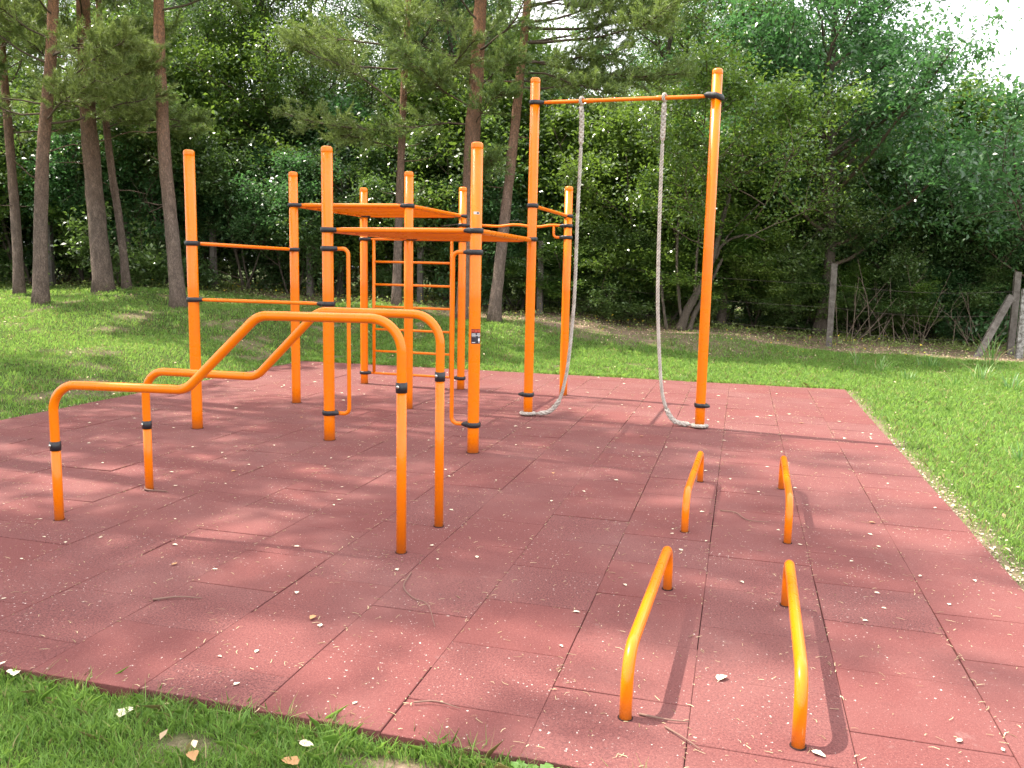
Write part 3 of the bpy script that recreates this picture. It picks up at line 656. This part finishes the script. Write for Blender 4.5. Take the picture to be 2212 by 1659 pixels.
pine('thick pine with a sunlit left flank and leaning reddish trunk', [(225, 628), (210, 480), (197, 330), (188, 220), (182, 60)], 17.4, .190, 3.5, 12.5, 2.8, 28, 33, [(4.4, 2.2, -1.2, .2), (5.0, -1.8, -1.2, .4), (4.1, 1.7, -.4, .0)])
pine('thin leaning pine close beside the thick leaning one', [(275, 628), (258, 480), (240, 360), (226, 230), (216, 60)], 17.8, .085, 3.6, 10.5, 1.9, 18, 34, [(3.4, 1.2, -.6, .2)])
pine('tall orange barked pine just left of the leftmost orange post', [(386, 664), (372, 500), (357, 350), (348, 180), (342, 0)], 16.2, .140, 5.6, 13, 2.5, 20, 35, [(6.0, -2.0, -.8, .1), (6.2, 1.6, -1.0, .2)])
pine('thin reddish pine seen through the horizontal ladders', [(856, 660), (860, 520), (866, 350), (873, 180), (882, 0)], 17.8, .095, 5.0, 12, 2.4, 18, 36, [(3.6, -2.0, -1.0, .9), (4.2, -2.5, -.8, .6), (4.4, 1.0, -1.2, .2), (5.0, -2.6, -.3, .3), (4.6, 2.0, -.8, .0), (3.3, -1.3, .5, .2), (5.4, -2.2, -1.2, .1)])
pine('stout pine with pale peeling bark right behind the frame', [(1006, 692), (1012, 520), (1019, 330), (1030, 150), (1038, 0)], 17.2, .195, 4.6, 13, 2.6, 22, 37, [(4.3, -1.6, -1.0, .6), (4.0, .9, -1.0, .2), (4.8, 1.5, -.9, .1), (4.0, -1.9, -.4, .1), (2.9, .8, -.5, .1), (5.4, -2.2, -.6, .2)])
pine('pine leaning right with a long bare bough above the rope bar', [(1066, 690), (1083, 540), (1102, 370), (1122, 180), (1140, 0)], 16.8, .120, 6.2, 13, 2.3, 16, 38, [(5.3, 3.2, -.7, -.6), (5.0, 2.4, -1.0, .1), (5.9, 3.9, -.6, .0), (4.7, 2.2, -.3, -.1), (6.3, 3.2, -1.2, .2), (5.6, 2.7, .2, .3), (5.6, 3.6, -1.0, -.3), (6.0, 2.6, -1.3, .1), (5.2, 1.8, -1.2, .0)], 1.8)

# ------------------------------------------------------------------ broadleaf wood beyond the fence
T_A = broad_tree(1, 10.5, 2.7, .14, 40000, .085, LEAF, nlimb=34)
T_B = broad_tree(2, 11.5, 2.9, .12, 40000, .080, LEAF_BLUE, nlimb=34)
T_C = broad_tree(3, 9.5, 2.5, .14, 36000, .085, LEAF_YEL, nlimb=30)
T_G = broad_tree(4, 12, 2.8, .30, 40000, .095, LEAF_GREY, PALEBARK, aspect=.22, droop=.8, nlimb=30, trunk_r=.09)
S_A = broad_tree(11, 3.6, 1.7, .02, 34000, .085, LEAF, trunk_r=.035, stems=5, nlimb=26, spread=.24)
S_B = broad_tree(12, 3.0, 1.5, .02, 32000, .075, LEAF_BLUE, trunk_r=.03, stems=6, nlimb=26, spread=.22)
S_C = broad_tree(13, 4.4, 1.8, .03, 34000, .090, LEAF_YEL, trunk_r=.04, stems=4, nlimb=26, spread=.26)
WAL = broad_tree(21, 8.8, 3.3, .14, 48000, .118, LEAF_BLUE, trunk_r=.15, nlimb=36, spread=.42, droop=.5, aspect=.46)
WAS = broad_tree(22, 5.4, 2.4, .06, 26000, .120, LEAF_BLUE, trunk_r=.07, stems=3, nlimb=26, spread=.36, droop=.5, aspect=.48)
GM = 'broadleaf trees of the wood behind the fence'; GB = 'bushes crowding the fence line'
rs = np.random.RandomState(77)
def put(nm, lab, cat, u, dep, T, grp, rz=None, sc=1., szz=None):
    p = at(u, 620, dep); return plant_tree(nm, lab, cat, p[0], p[1], T[0], T[1], grp, rs.rand()*6.28 if rz is None else rz, sc, szz)
LT = 'dark broadleaf tree massed in the wood behind the wire fence'
LB = 'leafy green bush crowding the wire fence under the tall trees'
# main row of trees
row1 = [(-160, 25, T_A, 1.), (20, 24, T_C, .95), (150, 26, T_B, 1.), (330, 24.5, T_A, 1.05), (470, 26.5, T_G, 1.), (600, 24, T_C, 1.05), (740, 25.5, T_A, 1.), (900, 24, T_G, 1.05),
        (1020, 26, T_B, 1.), (1180, 24.2, T_A, .95), (1340, 24.5, T_B, 1.), (1480, 25.5, T_C, 1.05), (1620, 24, T_A, .85), (2360, 23, T_B, .75)]
for u, dp, T, s in row1: put('broadleaf_tree', LT, 'tree', u, dp, T, GM, None, s)
for u in range(-250, 1600, 200):
    T = [T_A, T_B, T_C, T_G][rs.randint(4)]; put('broadleaf_tree', LT, 'tree', u+rs.uniform(-50, 50), rs.uniform(29, 33), T, GM, None, rs.uniform(.95, 1.2))
for u, s in ((1800, .72), (1930, .6), (2080, .5), (2250, .55)): put('broadleaf_tree', LT, 'tree', u, 29+rs.rand()*2, T_B, GM, None, s)
# named ones that stand out
put('large_leaved_tree', 'big leaved tree towering right of the tall rope post, sky showing through its top', 'tree', 1775, 20.5, WAL, None, .6, 1.04)
put('large_leaved_tree', 'smaller big leaved tree at the right edge of the photo, below the open sky', 'tree', 2260, 20.0, WAS, None, 2.1, 1.12)
put('large_leaved_tree', 'low overhanging big leaved tree behind the single fence post on the right', 'tree', 2010, 20.6, WAS, None, 4.0, .86)
put('broadleaf_tree', 'yellowish green tree behind the rope bar on its right side', 'tree', 1560, 20.6, T_C, None, 1.0, .82)
for u, dp, T, sc in ((1690, 25, T_A, .95), (1880, 25.5, T_B, .6), (700, 27.5, T_B, 1.2), (1100, 28, T_A, 1.2)): put('broadleaf_tree', LT, 'tree', u, dp, T, GM, None, sc)
for u in range(1130, 2400, 62): put('bush', LB, 'bush', u+rs.uniform(-20, 20), rs.uniform(20.3, 21.6), [S_A, S_B, S_C][rs.randint(3)], GB, None, rs.uniform(.7, .9), rs.uniform(.38, .6))
for u in range(-60, 1130, 110): put('bush', LB, 'bush', u+rs.uniform(-30, 30), rs.uniform(22.0, 23.5), [S_A, S_B, S_C][rs.randint(3)], GB, None, rs.uniform(.7, .9), rs.uniform(.38, .6))
# bushes
for i, u in enumerate(range(-120, 2400, 96)):
    T = [S_A, S_B, S_C][rs.randint(3)]; dp = rs.uniform(20.8, 22.2); sc = rs.uniform(.95, 1.3)
    if u > 1500: sc *= .85
    put('bush', LB, 'bush', u+rs.uniform(-30, 30), dp, T, GB, None, sc)
for u in range(-140, 2450, 135):
    T = [S_A, S_B, S_C][rs.randint(3)]; put('bush', LB, 'bush', u+rs.uniform(-40, 40), rs.uniform(22.8, 24.6), T, GB, None, rs.uniform(1.15, 1.6))

# bare sticks in front of the right-hand thicket
bp_ = at(1900, 620, 18.9); mb = MB(); rq = np.random.RandomState(15); root = thing('bare_shrub', 'thicket of bare pale sticks between the single fence post and the diagonal strut', 'shrub', (bp_[0], bp_[1], hg(bp_[0], bp_[1])))
for k in range(30):
    a = rq.uniform(-1.3, 2.6); y_ = rq.uniform(-.3, .9); Pb, rb = branch(rq, (a, y_, -.1), (rq.uniform(-.7, .9), rq.normal()*.25, 1), rq.uniform(.6, 2.1), rq.uniform(.006, .016), 7, .07); mb.tube(Pb, rb, 5, False)
    for j in range(2):
        p_ = Pb[rq.randint(2, 6)]; Ps, r2 = branch(rq, p_, (rq.normal()*.6, rq.normal()*.4, .8), rq.uniform(.2, .7), .005, 5, .15); mb.tube(Ps, r2, 4, False)
STICK, _, _ = mat('bare_stick', (.17, .13, .10), .9, .2)
obj('stems', mb.build('stems', STICK), root)

# twisted elder at the fence
e0 = at(1478, 716, 18.6); g = hg(e0[0], e0[1]); root = thing('elder_tree', 'twisted multi stemmed elder with an arching bare bough behind the rope posts', 'tree', (e0[0], e0[1], g))
mb = MB()
for px, r in [([(1468, 716), (1485, 670), (1512, 620), (1535, 570), (1555, 500), (1575, 420)], .105), ([(1488, 716), (1500, 680), (1520, 640), (1540, 600), (1560, 560)], .06), ([(1478, 715), (1468, 660), (1462, 560), (1466, 440), (1450, 330)], .04),
              ([(1440, 712), (1432, 650), (1425, 560), (1430, 430)], .035), ([(1545, 560), (1560, 530), (1590, 512), (1625, 508), (1652, 520)], .035), ([(1500, 640), (1505, 560), (1512, 470), (1520, 380)], .03), ([(1535, 570), (1580, 500), (1640, 440)], .025)]:
    Q = spline(np.array([at(u, v, 18.6+.002*(716-v)) for u, v in px])-np.array([e0[0], e0[1], g]), 5)
    k = len(Q); V, F_ = tube(Q, np.linspace(r, r*.45, k), 10); V += np.random.RandomState(3).normal(size=V.shape)*.006; mb.add(V, F_)
obj('trunk', mb.build('trunk', BARK), root)
EL = broad_tree(41, 5.4, 2.0, .35, 20000, .085, LEAF_YEL, trunk_r=.03, stems=3, nlimb=26, spread=.28)
c_ = obj('crown', EL[1], root, (.35, .3, .1))

# ------------------------------------------------------------------ pines out to the left that throw the dappled shade
V0 = np.array([(0, 0, -.1), (0.1, 0, 3), (.15, .05, 6), (.1, .1, 9), (.1, 0, 12)], float); TP = spline(V0, 4)
tv, tf = tube(TP, .17*(1-.7*np.clip(TP[:, 2]/12.5, 0, 1)), 14); OT = mesh('trunk', tv, tf, [PINEBARK])
OC1 = pine_crown(61, TP, 6.2, 11.8, 3.0, 34, dens=.75, nn=14, wd=.010)
OC2 = pine_crown(62, TP, 7.0, 11.8, 2.8, 30, dens=.75, nn=14, wd=.010)
for i, (x, y, cr, rz, s, sz) in enumerate([(-5.6, -4.6, OC1, 0, 1.1, 1.25), (-4.9, -1.4, OC2, 1.3, 1.15, 1.4), (-6.6, 1.6, OC1, 2.2, 1.1, 1.3), (-4.2, -8.0, OC2, 3.1, 1.2, 1.4), (-8.8, -2.8, OC1, 4.0, 1.3, 1.55),
        (-8.3, -6.6, OC2, 5.2, 1.2, 1.3), (-10.2, 1.0, OC1, 5.9, 1.2, 1.2), (-2.2, -11, OC1, .7, 1.2, 1.3), (-6.0, -11.5, OC2, 2.0, 1.1, 1.2), (-12.5, -4, OC1, 1.1, 1.2, 1.5), (-7.0, -.2, OC2, 3.3, 1.3, 1.72), (-7.4, 2.2, OC2, 5.0, 1.2, 1.7)]):
    plant_tree('pine_tree', 'pine standing outside the picture to the left whose crown dapples the tiles', 'pine tree', x, y, OT, cr, 'pines left of the picture', rz, s, sz)

# ------------------------------------------------------------------ wire fence
fz = lambda u, dep: at(u, 620, dep)
root = thing('wire_fence', 'old wire fence on square concrete posts along the foot of the wood', 'fence', (0, 12.4, 0))
fr = np.array([0, 12.4, 0]); tops = []
def fpost(u, dep, hh, wd=.13, tilt=0, m_=None, lab=None):
    p = at(u, 620, dep); z = hg(p[0], p[1]); mb = MB(); d = np.array([tilt, 0, 1.])
    V = []; nseg = 7; rs_ = np.random.RandomState(int(u) % 97)
    for k in range(nseg+1):
        q = k/nseg; c_ = np.array([p[0], p[1], z-.2])+d*(hh+.2)*q; w_ = wd/2*(1-.06*q)
        for sx, sy in ((-1, -1), (1, -1), (1, 1), (-1, 1)): V.append(c_+np.array([sx*w_, sy*w_*.85, 0])+rs_.normal(size=3)*.004)
    F_ = [(4*k+j, 4*k+(j+1) % 4, 4*k+4+(j+1) % 4, 4*k+4+j) for k in range(nseg) for j in range(4)]+[(3, 2, 1, 0), tuple(4*nseg+j for j in range(4))]
    o = obj('post', mesh('post', np.array(V)-fr, F_, [m_ or CONC], False), root); tops.append(np.array([p[0], p[1], z]))
    if lab: o['label'] = lab
    return p, z
for u, dep, hh in [(-60, 22.5, 1.7), (113, 21.0, 1.55), (279, 20.4, 1.62), (463, 21.0, 1.55), (670, 20.6, 1.62), (908, 20.2, 1.6), (1167, 19.7, 1.72), (1799, 18.2, 1.80), (2196, 17.6, 1.76)]: fpost(u, dep, hh)
for zz_ in (.35, .85, 1.35):
    mb = MB()
    for a, b_ in zip(tops[:-1], tops[1:]):
        q = np.linspace(0, 1, 9)[:, None]; L_ = a*(1-q)+b_*q; L_[:, 2] += zz_-.10*np.sin(q[:, 0]*math.pi); L_[:, 1] -= .065; mb.tube(L_-fr, .003, 4, False)
    obj('wire', mb.build('wire', WIRE), root)
bp = at(2215, 620, 16.9); z = hg(bp[0], bp[1]); mb = MB()
fpost(2216, 16.9, 1.42, .125, 0, CONC_L, 'shorter lichen spotted post at the right edge')
a = at(2108, 770, 17.1); b_ = at(2184, 640, 17.4); a[2] = hg(a[0], a[1])-.05; d = (b_-a); L = np.linalg.norm(d); d /= L; sx = np.cross(d, [0, 1, 0]); sx /= np.linalg.norm(sx); sy = np.cross(sx, d)
mb = MB(); mb.box((a+b_)/2-fr, (.13, .11, L), 0, np.stack([sx, sy, d], 1)); o = obj('brace', mb.build('brace', CONC, False), root); o['label'] = 'diagonal concrete strut leaning on the corner post'

# ------------------------------------------------------------------ grass and ground cover
def inview(x, y, z, mg=60):
    X = np.stack([x, y, z], -1)-CP; d = X@CF; u = 1106+FPX*(X@CR)/d; v = 829.5-FPX*(X@CU)/d
    return (d > .5) & (u > -mg) & (u < 2212+mg) & (v < 1659+mg*2) & (v > -mg)
def in_pave(x, y, m_=0.): return (x > PX0-m_) & (x < PX1+m_) & (y > PY0-m_) & (y < PY1+m_)
def blades(x, y, rs, h, wd, lean=.5, curl=True):
    n = len(x); z = hgt(x, y); a = rs.rand(n)*6.283; hh = h*(.55+.8*rs.rand(n)); w_ = wd*(.7+.6*rs.rand(n))
    lx, ly = np.cos(a), np.sin(a); sx, sy = -np.sin(a+rs.normal(size=n)*.8), np.cos(a+rs.normal(size=n)*.8); ln = lean*(.2+rs.rand(n))*hh
    B = np.stack([x, y, z-.004], 1); M_ = B+np.stack([lx*ln*.35, ly*ln*.35, hh*.6], 1); Tp = B+np.stack([lx*ln, ly*ln, hh*(1-.25*lean*rs.rand(n))], 1)
    S_2 = np.stack([sx, sy, np.zeros(n)], 1)*w_[:, None]/2
    V = np.stack([B-S_2, B+S_2, M_+S_2*.8, Tp, M_-S_2*.8], 1).reshape(-1, 3)
    return V, np.arange(5*n).reshape(n, 5)
rs = np.random.RandomState(8); GV = []; GFc = []; nv = 0; GM_ = []
def sow(x0, x1, y0, y1, dens, h, wd, lean=.5, dry=.06, keep=None):
    global nv
    n = int((x1-x0)*(y1-y0)*dens); x = rs.uniform(x0, x1, n); y = rs.uniform(y0, y1, n)
    ok = ~in_pave(x, y, -.012) & inview(x, y, np.zeros(n)+.1) & (rs.rand(n) > dirt(x, y)*1.02)
    if keep is not None: ok &= keep(x, y)
    x, y = x[ok], y[ok]
    hv = h*(1+.45*vnoise(x, y, 1.6, 31))*(1-.45*dirt(x, y)); V, F_ = blades(x, y, rs, np.clip(hv, h*.35, None), wd, lean)
    GV.append(V); GFc.append(F_+nv); nv += len(V); GM_.append((rs.rand(len(F_)) < dry+.25*np.clip(vnoise(x, y, .7, 37)-.35, 0, 1)).astype(int))
sow(1.5, 5.2, -5.9, -4.46, 16000, .052, .0030, .8, .03)
sow(-8, 2.2, -6, -2.5, 900, .05, .006)
sow(1.5, 5.2, -4.60, -4.47, 9000, .075, .0032, 1.3, .12, keep=lambda x, y: vnoise(x, y, 1.9, 71) > .15)
sow(1.5, 5.2, -5.6, -4.5, 500, .07, .0034, 1.2, .25)
sow(6.58, 9.5, -3.4, 1.5, 4200, .045, .0050, .8, .08)
sow(6.58, 14, 1.5, 12.5, 2100, .055, .0075, .8, .07)
sow(-9, -2.1, -2.5, 5.5, 1900, .050, .0080, .8, .10)
sow(-16, -2.0, 5.5, 11.5, 1100, .055, .010, .8, .10)
sow(-2.3, 6.7, 5.77, 9, 2600, .055, .0080, .8, .07)
sow(-5, 6.7, 9, 12.6, 1400, .06, .0095, .8, .12)
sow(-2.3, 6.7, 5.72, 5.86, 5200, .075, .0070, 1.2, .1)
GVa = np.concatenate(GV); GFa = np.concatenate(GFc)
tag(obj('lawn_grass', mesh('lawn_grass', GVa, GFa, [GRASS, GRASS_DRY], False, np.concatenate(GM_))), 'short bright green lawn grass around the red tiles', 'grass', None, 'stuff')

# leafy ground cover under the trees
n = 190000; x = rs.uniform(-17, 13, n); y = rs.uniform(6.6, 22, n)
pat = np.clip(.5+.9*vnoise(x, y, .45, 51), 0, 1); dn = np.clip((y-(8.2+.08*x))/3, 0, 1)*pat; dn = np.where(x < 1.5, np.clip((y-7.0)/2.6, 0, 1)*pat, dn*np.clip((y-10.6)/1.6, 0, 1))
dn = np.where(y < 12.8, dn*np.where(x > -1.5, .16, .42), dn)
ok = (rs.rand(n) < dn) & inview(x, y, np.ones(n)*.5)
x, y = x[ok], y[ok]; z = hgt(x, y)+.03+.14*rs.rand(len(x))**2*(1+.8*vnoise(x, y, .9, 5))
V, F_ = leaves(np.stack([x, y, z], 1), .062, rs, .7, .1, .5)
tag(obj('ground_cover', mesh('ground_cover', V, F_, [COVER], False)), 'leafy ground cover spreading beneath the pines and along the fence', 'ground cover', None, 'stuff')
# dry litter under the trees and on the lawn
n = 60000; x = rs.uniform(-14, 13, n); y = rs.uniform(-6, 14.5, n); dd = dirt(x, y)
ok = (rs.rand(n) < .02+.75*dd) & ~in_pave(x, y) & inview(x, y, np.zeros(n)); x, y = x[ok], y[ok]
V, F_ = leaves(np.stack([x, y, hgt(x, y)+.012+.02*rs.rand(len(x))], 1), .038, rs, 1.6, 0, .55)
tag(obj('leaf_litter', mesh('leaf_litter', V, F_, [LITTER], False)), 'dry leaf litter and bark chips scattered on bare soil', 'leaf litter', None, 'stuff')
# little yellow flowers
n = 260; x = rs.uniform(-14, 9, n); y = rs.uniform(9.0, 13.5, n); ok = inview(x, y, np.ones(n)*.4); x, y = x[ok], y[ok]; mb = MB()
for a, c_ in zip(x, y):
    z = hg(a, c_)+rs.uniform(.08, .3); rr = rs.uniform(.010, .020); V = [(a, c_, z)]+[(a+rr*math.cos(k*1.047), c_+rr*.9*math.sin(k*1.047), z+.008+rs.normal()*.004) for k in range(6)]
    mb.add(np.array(V), [(0, 1+k, 1+(k+1) % 6) for k in range(6)]); mb.add(np.array([(a-.002, c_, z), (a+.002, c_, z), (a, c_, hg(a, c_))]), [(0, 1, 2)], 1)
tag(obj('yellow_flowers', mb.build('yellow_flowers', [YELLOW, COVER], False)), 'tiny yellow wild flowers dotted along the edge of the wood', 'wild flowers', None, 'stuff')

# ------------------------------------------------------------------ tall weeds and tufts
def tuft_mesh(seed, n, h, wd, sp=.10):
    rs_ = np.random.RandomState(seed); mb = MB()
    for k in range(n):
        a = rs_.rand()*6.28; r = sp*rs_.rand(); b0 = np.array([r*math.cos(a), r*math.sin(a), -.02]); hh = h*rs_.uniform(.5, 1.15); ln = rs_.uniform(.15, 1.0)*hh; a2 = a+rs_.normal()*.5
        q = np.linspace(0, 1, 7); Pp = b0+np.stack([np.cos(a2)*ln*q**1.8, np.sin(a2)*ln*q**1.8, hh*(q-.28*q**3*(ln/hh))], 1)
        w_ = wd*np.array([.5, .8, 1, .95, .75, .45, .05])*rs_.uniform(.7, 1.2); s_ = np.array([-math.sin(a2), math.cos(a2), .0])
        V = np.concatenate([Pp-s_*w_[:, None]/2, Pp+s_*w_[:, None]/2]); mb.add(V, [(i, i+1, 8+i, 7+i) for i in range(6)], 1 if rs_.rand() < .12 else 0)
    return mb.build('grass_tuft', [GRASSW, GRASS_DRY], False)
GRASSW = leafmat('broad_grass', (.060, .150, .035), (.120, .240, .070), (.18, .40, .06), .4, .3)
TM = [tuft_mesh(s, n_, h_, w_, sp_) for s, n_, h_, w_, sp_ in ((1, 34, .42, .013, .22), (2, 22, .60, .012, .12), (3, 40, .30, .012, .25), (4, 14, .26, .009, .06))]
tl = [(2120, 830, 13.4, 0, 1., 'sprawling broad bladed grass tuft in the right lawn, nearest the braced post'), (2180, 880, 12.2, 0, .9, 'broad bladed grass tuft on the lawn at the right edge of the photo'), (1905, 800, 14.3, 2, 1., 'low spiky grass tuft behind the back right corner of the tiles'),
      (1850, 790, 14.8, 1, .7, 'upright grass tuft standing near the single fence post'), (2010, 800, 15, 2, 1., 'spreading grass tuft midway between the tile corner and the diagonal strut'), (2140, 790, 15.2, 1, 1.15, 'tallest grass tuft, arching in front of the diagonal strut'),
      (2060, 860, 12.6, 3, 1., 'small bright grass tuft alone in the sunlit right lawn'), (1960, 850, 13.2, 2, .7, 'low grass tuft just right of the back tile corner'), (2190, 1120, 7.6, 3, .9, 'small curved grass tuft beside the right tile edge')]
for u, v, dp, k, s, lab in tl:
    p = at(u, v, dp); o = obj('grass_tuft', TM[k], None, (p[0], p[1], hg(p[0], p[1])), u*.7); o.scale = (s, s, s); tag(o, lab, 'grass tuft', 'tall grass tufts on the right lawn')
# broad leaved weed at the front edge
mb = MB(); rs_ = np.random.RandomState(4)
for k in range(26):
    a = k*2.4; L = rs_.uniform(.05, .12); n_ = 11; q = np.linspace(0, 1, n_); lob = np.array([.10, .25, .55, .30, .75, .35, .95, .5, .8, .4, .03])*.024*rs_.uniform(.8, 1.3); up_ = rs_.uniform(.2, 1.3)
    Pp = np.stack([np.cos(a)*L*q, np.sin(a)*L*q, .01+L*up_*(q-.6*q*q)], 1); s_ = np.array([-math.sin(a), math.cos(a), 0])
    V = np.concatenate([Pp-s_*lob[:, None]+[0, 0, .006], Pp, Pp+s_*lob[:, None]+[0, 0, .006]]); mb.add(V, [(i, i+1, n_+1+i, n_+i) for i in range(n_-1)]+[(n_+i, n_+1+i, 2*n_+1+i, 2*n_+i) for i in range(n_-1)])
WEED = leafmat('weed_leaf', (.09, .20, .03), (.15, .30, .06), (.3, .5, .06), .45)
o = obj('broad_leaf_weed', mb.build('broad_leaf_weed', WEED), None, (4.50, -4.565, -.05)); tag(o, 'bright green jagged leaved weed against the front edge of the tiles', 'weed')

# ------------------------------------------------------------------ fallen leaves, twigs, needle litter on the tiles
def leaf_mesh(seed, mtl):
    rs_ = np.random.RandomState(seed); n = 9; q = np.linspace(0, 1, n); wd = np.sin(np.pi*q**.75)**.8*.32*(1+.12*rs_.normal(size=n)); cu = rs_.uniform(-.5, .9)
    Pp = np.stack([q-.5, .1*np.sin(q*3+seed), .10+cu*.25*(q-.5)**2], 1); s_ = np.array([0, 1, 0]); fo = rs_.uniform(.05, .25)
    V = np.concatenate([Pp-s_*wd[:, None]+np.stack([0*q, 0*q, wd*fo*2], 1), Pp, Pp+s_*wd[:, None]+np.stack([0*q, 0*q, wd*fo*1.4], 1)])
    F_ = [(i, i+1, n+1+i, n+i) for i in range(n-1)]+[(n+i, n+1+i, 2*n+1+i, 2*n+i) for i in range(n-1)]
    st, sf = tube(np.array([(-.5, 0, .1), (-.62, .02, .08), (-.75, .05, .05)]), .012, 4)
    mb = MB().add(V, F_); mb.add(st, sf); return mb.build('fallen_leaf', mtl)
LM = [leaf_mesh(k, PALE) for k in range(5)]+[leaf_mesh(9, TAN), leaf_mesh(10, TAN)]
rs = np.random.RandomState(12)
def drop(x, y, s, k, lab='small pale fallen leaf lying on the red rubber tiles', grp='pale fallen leaves scattered on the tiles', z=None):
    z0 = .003 if in_pave(np.array(x), np.array(y)) else hg(x, y)+.03
    o = obj('fallen_leaf', LM[k], None, (x, y, z0 if z is None else z), rs.rand()*6.28); o.scale = (s, s, s); tag(o, lab, 'leaf', grp)
n = 0
while n < 190:
    x = rs.uniform(PX0, PX1); y = rs.uniform(PY0, PY1)
    if not inview(np.array([x]), np.array([y]), np.array([0.]), -5)[0]: continue
    k = rs.randint(5)
    s = rs.uniform(.018, .034)*(1+.5*(y > 1)); drop(x, y, s, k); n += 1
for x, y, s in [(3.25, -3.70, .045), (2.2, -3.3, .038), (1.3, -1.4, .04), (3.7, -.6, .036), (6.0, -1.2, .042), (4.2, 1.2, .04), (5.8, 2.6, .04), (.6, .9, .04)]: drop(x, y, s, 5+rs.randint(2), 'curled tan fallen leaf lying on the red rubber tiles', 'tan fallen leaves scattered on the tiles')
drop(4.30, -3.42, .05, 1, 'large pale leaf on the tiles between the near push up bars', None) if False else None
for x, y, s, k, lab in [(2.36, -4.50, .07, 0, 'pale cupped leaf on the grass edge at the far left of the front edge'), (2.99, -4.62, .075, 2, 'pale curled leaf lying in the front grass'), (3.40, -4.78, .065, 5, 'pinkish tan leaf standing in the front grass'), (3.72, -4.60, .06, 3, 'pale leaf lying against the front edge of the tiles'),
                        (3.72, -4.72, .07, 6, 'tan oval leaf on the bare patch by the front edge'), (2.45, -5.02, .06, 5, 'ochre leaf in the grass in the bottom left corner'), (5.09, -3.72, .06, 1, 'large pale leaf on the tiles between the two near push up bars'), (5.42, -4.17, .05, 4, 'pale leaf at the foot of the near right push up bar')]:
    drop(x, y, s, k, lab, None)
def twig(pts, r, lab, seed=0):
    Q = spline(np.array([(a, b_, .008+.004*(i % 2)) for i, (a, b_) in enumerate(pts)]), 5); mb = MB().tube(Q-Q[0], np.linspace(r, r*.4, len(Q)), 6)
    o = obj('twig', mb.build('twig', TWIGP), None, Q[0]); tag(o, lab, 'twig')
TWIGP, _, _ = mat('dry_twig', (.20, .12, .095), .85, .2)
twig([(3.46, -3.02), (3.50, -3.22), (3.60, -3.34), (3.70, -3.40), (3.82, -3.62)], .0035, 'thin forked twig curving away from the foot of the near stepped bar')
twig([(4.80, -4.10), (4.90, -4.115), (4.98, -4.10)], .0045, 'straight twig at the foot of the near left push up bar')
twig([(.98, -2.02), (1.06, -2.10), (1.17, -2.08), (1.22, -2.09)], .0075, 'flat twig lying at the left foot of the farther stepped bar')
twig([(5.02, -1.25), (5.12, -1.28), (5.20, -1.42), (5.34, -1.44)], .0045, 'crooked twig between the two farther push up bars')
twig([(2.42, -3.75), (2.52, -3.69), (2.63, -3.66)], .0055, 'short bent twig on the tiles near the left edge of the photo')
twig([(3.98, -4.27), (4.06, -4.245), (4.16, -4.26)], .0035, 'thin straight twig lying across a joint near the front edge')
twig([(4.90, -4.16), (4.97, -4.22), (5.03, -4.27)], .004, 'dark short twig across the joint between the near push up bars')
# pine needles
n = 8200; x = rs.uniform(PX0, PX1, n*2); y = rs.uniform(PY0, PY1, n*2); ok = inview(x, y, np.zeros(n*2)); x, y = x[ok][:n], y[ok][:n]; n = len(x)
L = .004+.018*rs.rand(n)**1.9; a = rs.rand(n)*6.28; cu = rs.normal(size=n)*.5; V = []; wd = np.where(y > 0, .0020, .0009+.0008*rs.rand(n))
d0 = np.stack([np.cos(a), np.sin(a), 0*a], 1); d1 = np.stack([np.cos(a+cu), np.sin(a+cu), 0*a], 1); xj = np.array(xs); jn = xj[np.argmin(np.abs(x[:, None]-xj[None]), 1)]; sn_ = rs.rand(n) < .22; x = np.where(sn_, jn+rs.normal(size=n)*.012, x); p0 = np.stack([x, y, np.full(n, .0045)], 1)
pm_ = p0+d0*L[:, None]; p1 = pm_+d1*L[:, None]; pm_[:, 2] += .002; s0 = np.stack([-np.sin(a), np.cos(a), 0*a], 1)*wd[:, None]
V = np.stack([p0-s0, p0+s0, pm_+s0, p1+s0*.6, p1-s0*.6, pm_-s0], 1).reshape(-1, 3); F_ = np.arange(6*n).reshape(n, 6)
tag(obj('pine_needle_litter', mesh('pine_needle_litter', V, F_, [LITTER], False)), 'dry straw coloured pine needles and scraps strewn over the red tiles', 'pine needles', None, 'stuff')
# pale crumbs along the tile edges
n = 2600; x = np.concatenate([PX1+np.abs(rs.normal(size=1500))*.10, PX0-np.abs(rs.normal(size=600))*.07, rs.uniform(PX0, PX1, 500)]); y = np.concatenate([-3.2+rs.beta(1.2, 2.4, 1500)*6.5, rs.uniform(-2, 5.8, 600), PY1+np.abs(rs.normal(size=500))*.05])
V, F_ = leaves(np.stack([x, y, np.where(in_pave(x, y), .004, hgt(x, y)+.008)], 1)[rs.rand(len(x)) < .45], .019, rs, 2.0, 0, .7)
tag(obj('edge_debris', mesh('edge_debris', V, F_, [PALELIT := leafmat('pale_litter', (.25, .18, .12), (.55, .46, .36), (.3, .25, .15), .7, .1, .2)], False)), 'pale scraps and small stones collected along the tile edges', 'debris', None, 'stuff')
